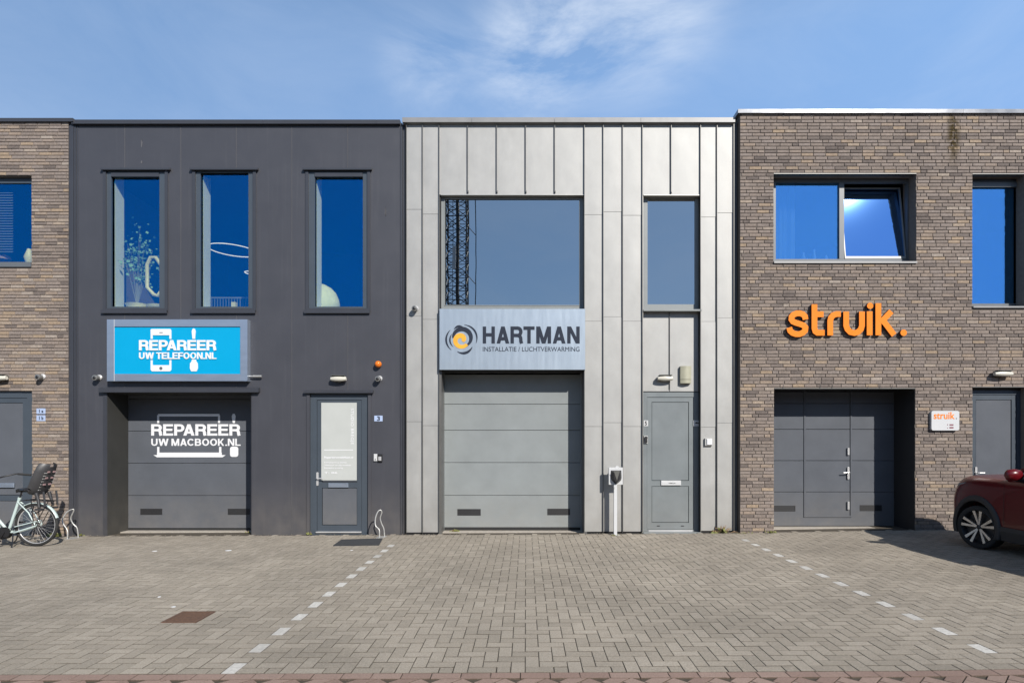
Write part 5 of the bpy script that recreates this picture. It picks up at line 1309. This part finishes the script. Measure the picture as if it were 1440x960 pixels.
# rack
m = MB()
for s_ in (-.06, .06):
    m.tube([B(32,704,s_), B(42,702,s_), B(75,704,s_)], .008, 6); m.tube([B(72,704,s_), hub+Vector((.03,s_*1.1,0))], .007, 6); m.tube([B(48,702,s_), hub+Vector((.0,s_*1.1,.02))], .007, 6)
m.tube([B(75,704,-.06),B(75,704,.06)], .008, 6); m.tube([B(55,696,.0),B(47,704,.0)], .014, 6); m.build('rack', M['black'], bk)
# child seat
cs_ = MB(); bx0, bz0 = 57, 693; bx1, bz1 = 73.5, 655
prof = [(46,691,.15),(51,694.5,.17),(58,694,.19),(62,687,.205),(66.5,675,.20),(70.5,664,.185),(73.5,656,.165),(74.7,652.5,.13)]
def seat_shell(off):
    vs = []
    for k, (x, z, hw_) in enumerate(prof):
        p = B(x, z)
        for u_ in (-1,-.82,-.45,0,.45,.82,1): 
            wing = (.11 if k >= 2 else .05)*max(0, abs(u_)-.7)/.3
            nx_ = -1 if k >= 3 else -.2; nz_ = .25 if k >= 3 else 1
            vs.append(p+Vector((nx_*wing+off*(-nx_), u_*hw_, nz_*wing-off*nz_*.6)))
    return vs
v1, v2 = seat_shell(0), seat_shell(.014)
nR, nC = len(prof), 7; fs = []
for i in range(nR-1):
    for j in range(nC-1):
        if i == 6 and j in (2,3): continue             # grip hole at the top
        a = i*nC+j; fs.append((a,a+1,a+nC+1,a+nC)); b_ = a+nR*nC; fs.append((b_+nC,b_+nC+1,b_+1,b_))
for i in range(nR-1):
    for j in (0, nC-1): a = i*nC+j; fs.append((a,a+nC,a+nC+nR*nC,a+nR*nC))
for i in (0, nR-1):
    for j in range(nC-1): a = i*nC+j; fs.append((a,a+1,a+1+nR*nC,a+nR*nC))
M['seat_grey'] = pm('seat_plastic', (.045,.045,.048), .45)
cs_.add(v1+v2, fs); seat = cs_.build('child_seat', M['seat_grey'], bk, smooth=40, fixn=True)
m = MB()
for zz, xx in ((663,69.4),(671.5,66.2),(680.5,63)):
    for s_ in (-.055, .055): c_ = B(xx+.8, zz, s_); m.box(c_.x+.014, c_.x+.034, c_.y-.022, c_.y+.022, c_.z-.014, c_.z+.014)
m.build('cushion_slot', M['reflector'], seat)
m = MB()
for i in range(7):
    for s_ in (-.11,-.085,.085,.11):
        x_, z_ = 60+1.55*i, 688-3.9*i; c_ = B(x_+1.2, z_, s_); m.box(c_.x-.006, c_.x+.018, c_.y-.005, c_.y+.005, c_.z-.006, c_.z+.006)
m.build('hole_daylight_block', M['galv'], seat)  # pale blocks; daylight through the shell's holes is painted as their colour
m = MB()
for s_ in (-.13, .13):
    m.tube([B(60,692,s_), B(63,702,s_), B(65,712,s_*1.1)], [.03,.022,.018], 8); c_ = B(66.5,714,s_*1.1); m.box(c_.x-.06, c_.x+.04, c_.y-.035, c_.y+.035, c_.z-.02, c_.z+.01)
    m.tube([B(70,690,s_), B(71.5,700,s_), B(72,711,s_)], .016, 6)
    m.build('leg_guard', M['seat_grey'], seat, smooth=50); m = MB()
m = MB(); m.tube([B(54,709,-.09), B(53,716,-.1), B(58,720,-.1), B(63,717,-.09), B(62,711,-.09), B(54,709,-.09)], .009, 6); m.build('lock', M['black'], bk)

# ================= red car =================
CXs = 6.80; CW = .885; CX = CXs+CW; CY = -1.13; CG = gz(7.2)
car = thing('parked_car', (CX, CY-2.1, CG), 'dark red crossover car parked nose in at the right edge of the street', 'car')
CM = Matrix.Translation((CX, CY, CG))
def loft(stations, mat, name, parent, sub=2):
    vs = []; fs = []; npt = None
    for y, pts in stations:
        full = [(x, z) for x, z in pts] + [(-x, z) for x, z in reversed(pts) if abs(x) > 1e-6]
        npt = len(full); vs += [(x, y, z) for x, z in full]
    for i in range(len(stations)-1):
        for j in range(npt): fs.append((i*npt+j, i*npt+(j+1)%npt, (i+1)*npt+(j+1)%npt, (i+1)*npt+j))
    fs += [tuple(range(npt-1,-1,-1)), tuple(range((len(stations)-1)*npt, len(stations)*npt))]
    m = MB(); m.M = CM; m.add(vs, fs); o = m.build(name, mat, parent, smooth=True, fixn=True)
    if sub:
        md = o.modifiers.new('sub', 'SUBSURF'); md.levels = sub; md.render_levels = sub
    return o
def sect(zb, wb, w1, w2, w3, z3, w4, z4, zt): return [(0,zb),(wb*.6,zb),(wb,zb),(w1,.36),(w1+.003,.42),(w2,.62),(w2,.74),(w3,z3),(w4,z4),(w4*.55,zt-.008),(0,zt)]
ST = [(0.0, sect(.30,.44,.46,.46,.42,.86,.34,.98,1.0)), (-.03, sect(.26,.54,.60,.60,.54,.88,.46,1.02,1.05)), (-.13, sect(.22,.68,.745,.75,.69,.92,.58,1.05,1.085)),
      (-.32, sect(.20,.79,.84,.85,.80,.94,.68,1.07,1.10)), (-.62, sect(.20,.80,.875,.885,.84,.96,.73,1.075,1.11)), (-1.0, sect(.20,.80,.875,.885,.855,.97,.75,1.08,1.12)),
      (-1.35, sect(.20,.80,.87,.875,.86,.98,.78,1.08,1.115)), (-2.2, sect(.20,.80,.865,.875,.865,1.00,.80,1.08,1.09)), (-3.0, sect(.20,.80,.87,.885,.87,1.01,.80,1.09,1.10)),
      (-3.7, sect(.22,.80,.875,.885,.85,1.02,.76,1.10,1.11)), (-4.05, sect(.26,.74,.83,.84,.79,1.02,.68,1.09,1.10)), (-4.18, sect(.32,.60,.70,.72,.66,1.00,.55,1.06,1.07))]
body = loft(ST, M['red_paint'], 'body', car)
AX = [-.80, -3.36]; WRr = .325
for ay in AX:
    for s_ in (-1, 1):
        c = MB(); c.M = CM; c.lathe([(.39,-.32),(.39,.32)], (s_*.84, ay, WRr+.01), 'X', 40); cut = c.build('cutter', None, None, fixn=True)
        md = body.modifiers.new('arch', 'BOOLEAN'); md.operation = 'DIFFERENCE'; md.object = cut; md.solver = 'EXACT'
dg = bpy.context.evaluated_depsgraph_get(); me = bpy.data.meshes.new_from_object(body.evaluated_get(dg)); body.modifiers.clear(); body.data = me
me.materials.clear(); me.materials.append(M['red_paint'])
for p in me.polygons: p.material_index = 0
me.set_sharp_from_angle(angle=R(35))
for o in [o for o in bpy.data.objects if o.name.startswith('cutter')]: bpy.data.objects.remove(o)
for ay in AX:
    for s_ in (-1, 1):
        # arch lip cladding
        m = MB(); m.M = CM; n = 26; vs = []
        for k in range(n+1):
            a = R(-28+236*k/n)
            for r_, x_ in ((.385,.78),(.385,.900),(.40,.908),(.455,.902),(.47,.885),(.47,.80)): vs.append((s_*x_, ay+r_*math.cos(a), max(.2, WRr+.01+r_*math.sin(a))))
        m.add(vs, [(6*k+j,6*k+j+1,6*k+j+7,6*k+j+6) for k in range(n) for j in range(5)]); m.build('arch_cladding', M['cladding'], car, smooth=50, fixn=True)
        m = MB(); m.M = CM; m.lathe([(.388,-.30),(.388,.0)] if s_ > 0 else [(.388,0),(.388,.30)], (s_*.80, ay, WRr+.01), 'X', 24); 
        steer = R(-15) if ay == AX[0] else 0
        WM = CM @ Matrix.Translation((s_*.785, ay, WRr)) @ Matrix.Rotation(-steer if True else 0, 4, 'Z') @ Matrix.Scale(s_, 4, (1,0,0))
        m = MB(); m.M = WM; m.lathe([(.235,-.10),(.29,-.105),(.318,-.09),(.325,-.05),(.325,.06),(.318,.09),(.29,.105),(.257,.10),(.250,.08)], (0,0,0), 'X', 48, caps=False); w_ = m.build('wheel', M['rubber'], car, smooth=40)
        m = MB(); m.M = WM; m.lathe([(.2,-.06),(.238,-.06),(.25,.085),(.256,.098),(.250,.102),(.240,.09),(.222,.02),(.1,.01),(.05,.015)], (0,0,0), 'X', 48); m.build('rim_barrel', M['black'], w_, smooth=40)
        m = MB(); m.M = WM
        for k in range(5):
            for dv in (-.17, .17):
                a0 = 2*math.pi*k/5+.3; a = a0+dv*1.25; b = a0+dv*.5
                pI = Vector((.07, .03*math.cos(b), .03*math.sin(b))); pO = Vector((.100, .252*math.cos(a), .252*math.sin(a)))
                dirv = (pO-pI).normalized(); sd_ = Vector((1,0,0)).cross(dirv).normalized()
                vs = [pI-sd_*.010, pI+sd_*.010, pO+sd_*.021, pO-sd_*.021]; m.add(vs+[v-Vector((.02,0,0)) for v in vs], [(0,1,2,3),(7,6,5,4),(0,4,5,1),(1,5,6,2),(2,6,7,3),(3,7,4,0)])
        m.build('rim_spokes', M['rim'], w_, fixn=True)
        m = MB(); m.M = WM; m.lathe([(.036,.04),(.036,.07),(.028,.078),(.01,.08)], (0,0,0), 'X', 24); m.build('hub_cap', M['cladding'], w_, smooth=40)
        m = MB(); m.M = WM; m.lathe([(.15,-.02),(.15,.004)], (0,0,0), 'X', 24); m.build('brake_disc', M['galv'], w_)
# lower sill cladding
for s_ in (-1, 1):
    m = MB(); m.M = CM; m.add([(s_*.87,-1.26,.20),(s_*.87,-2.90,.20),(s_*.895,-2.90,.34),(s_*.895,-1.26,.34),(s_*.885,-1.26,.40),(s_*.885,-2.90,.40),(s_*.8,-2.90,.18),(s_*.8,-1.26,.18)], [(0,1,2,3),(3,2,5,4),(7,6,1,0)]); m.build('sill_cladding', M['cladding'], car, fixn=True)
    # headlight
    m = MB(); m.M = CM; q = [(-.06,.76),(-.10,.86),(-.30,.955),(-.52,.985),(-.50,.94),(-.28,.85),(-.12,.76)]
    def bx(y, z):                                  # approximate body half width
        t = min(1, max(0, -y/.32)); return s_*((.60+.24*t)-(z-.74)*.33)
    vs = [(bx(y,z)+s_*.022, y, z) for y, z in q]+[(bx(y,z)-s_*.05, y, z) for y, z in q]; n = len(q)
    m.add(vs, [tuple(range(n)), tuple(range(2*n-1,n-1,-1))]+[(i,i+n,(i+1)%n+n,(i+1)%n) for i in range(n)]); m.build('headlight', M['headlight'], car, fixn=True)
    # mirror
    m = MB(); m.M = CM; c_ = Vector((s_*1.00, -1.62, 1.16)); vs = []; n = 14
    for i_, (dx_, r_) in enumerate(((-.12,.35),(-.10,.8),(-.02,1.0),(.07,.85),(.10,.4))):
        for k in range(n): a = 2*math.pi*k/n; vs.append((c_.x+s_*dx_, c_.y+.065*r_*math.cos(a), c_.z+.085*r_*math.sin(a)))
    m.add(vs, [(i*n+k,i*n+(k+1)%n,(i+1)*n+(k+1)%n,(i+1)*n+k) for i in range(4) for k in range(n)]+[tuple(range(n-1,-1,-1)), tuple(4*n+k for k in range(n))])
    mi = m.build('side_mirror', M['red_paint'], car, smooth=60, fixn=True)
    m = MB(); m.M = CM; m.tube([(s_*.80,-1.60,1.06),(s_*.95,-1.62,1.10)], .03, 8); m.build('mirror_arm', M['black'], car)
    # door seam and handle
    m = MB(); m.M = CM
    for y_ in (-1.32, -2.30):
        for k in range(7):
            z0_, z1_ = .42+.085*k, .505+.085*k; wv = .886 if z0_ < .75 else .886-.06*(z0_-.75)
            m.add([(s_*(wv+.002),y_,z0_),(s_*(wv+.002),y_-.006,z0_),(s_*(wv+.001),y_-.006,z1_),(s_*(wv+.001),y_,z1_)], [(0,1,2,3)])
    m.build('door_seam', M['groove'], car)
    m = MB(); m.M = CM; m.tube([(s_*.885,-2.15,.90),(s_*.915,-2.12,.91),(s_*.915,-1.98,.91),(s_*.885,-1.95,.90)], .012, 6); m.build('door_handle', M['red_paint'], car)
# grille, bumper
m = MB(); m.M = CM; m.add([(-.48,-.02,.34),(.48,-.02,.34),(.52,-.035,.62),(.42,.0,.66),(-.42,.0,.66),(-.52,-.035,.62)]+[(-.48,.02,.34),(.48,.02,.34),(.50,.012,.62),(.42,.025,.66),(-.42,.025,.66),(-.50,.012,.62)], [(6,7,8,9,10,11),(0,6,11,5),(1,2,8,7),(0,1,7,6),(2,3,9,8),(3,4,10,9),(4,5,11,10)]); m.build('grille', M['cladding'], car, fixn=True)
# greenhouse
GH = [(-1.15,[(0,1.06),(.60,1.06),(.74,1.06),(.72,1.08),(.5,1.09),(0,1.10)]), (-1.50,[(0,1.06),(.62,1.06),(.78,1.06),(.70,1.24),(.5,1.29),(0,1.31)]), (-2.0,[(0,1.06),(.62,1.06),(.80,1.06),(.66,1.47),(.5,1.51),(0,1.53)]),
      (-2.9,[(0,1.06),(.62,1.06),(.80,1.06),(.65,1.48),(.5,1.53),(0,1.55)]), (-3.6,[(0,1.06),(.62,1.06),(.77,1.06),(.62,1.42),(.5,1.47),(0,1.49)]), (-4.0,[(0,1.06),(.58,1.06),(.70,1.06),(.60,1.20),(.48,1.25),(0,1.26)])]
loft(GH, M['car_glass'], 'windows', car, sub=1)
m = MB(); m.M = CM; vs = []
rows = [(-1.75,1.435),(-2.0,1.505),(-2.4,1.55),(-2.9,1.565),(-3.6,1.515),(-3.75,1.46)]
for y_, z_ in rows:
    for x_, dz_ in ((-.66,-.06),(-.55,-.018),(-.3,0),(0,.005),(.3,0),(.55,-.018),(.66,-.06)): vs.append((x_*(.97 if y_ > -1.9 else 1), y_, z_+dz_))
m.add(vs, [(7*i+j,7*i+j+1,7*i+j+8,7*i+j+7) for i in range(5) for j in range(6)]); m.build('roof', M['red_paint'], car, smooth=True, fixn=True)
for s_ in (-1, 1):
    m = MB(); m.M = CM; m.tube([(s_*.75,-1.22,1.08),(s_*.70,-1.55,1.27),(s_*.64,-1.9,1.46)], .028, 8); m.build('pillar', M['red_paint'], car, smooth=50)
    m = MB(); m.M = CM; m.tube([(s_*.78,-2.45,1.08),(s_*.665,-2.45,1.47)], .025, 8); m.build('pillar', M['black'], car, smooth=50)
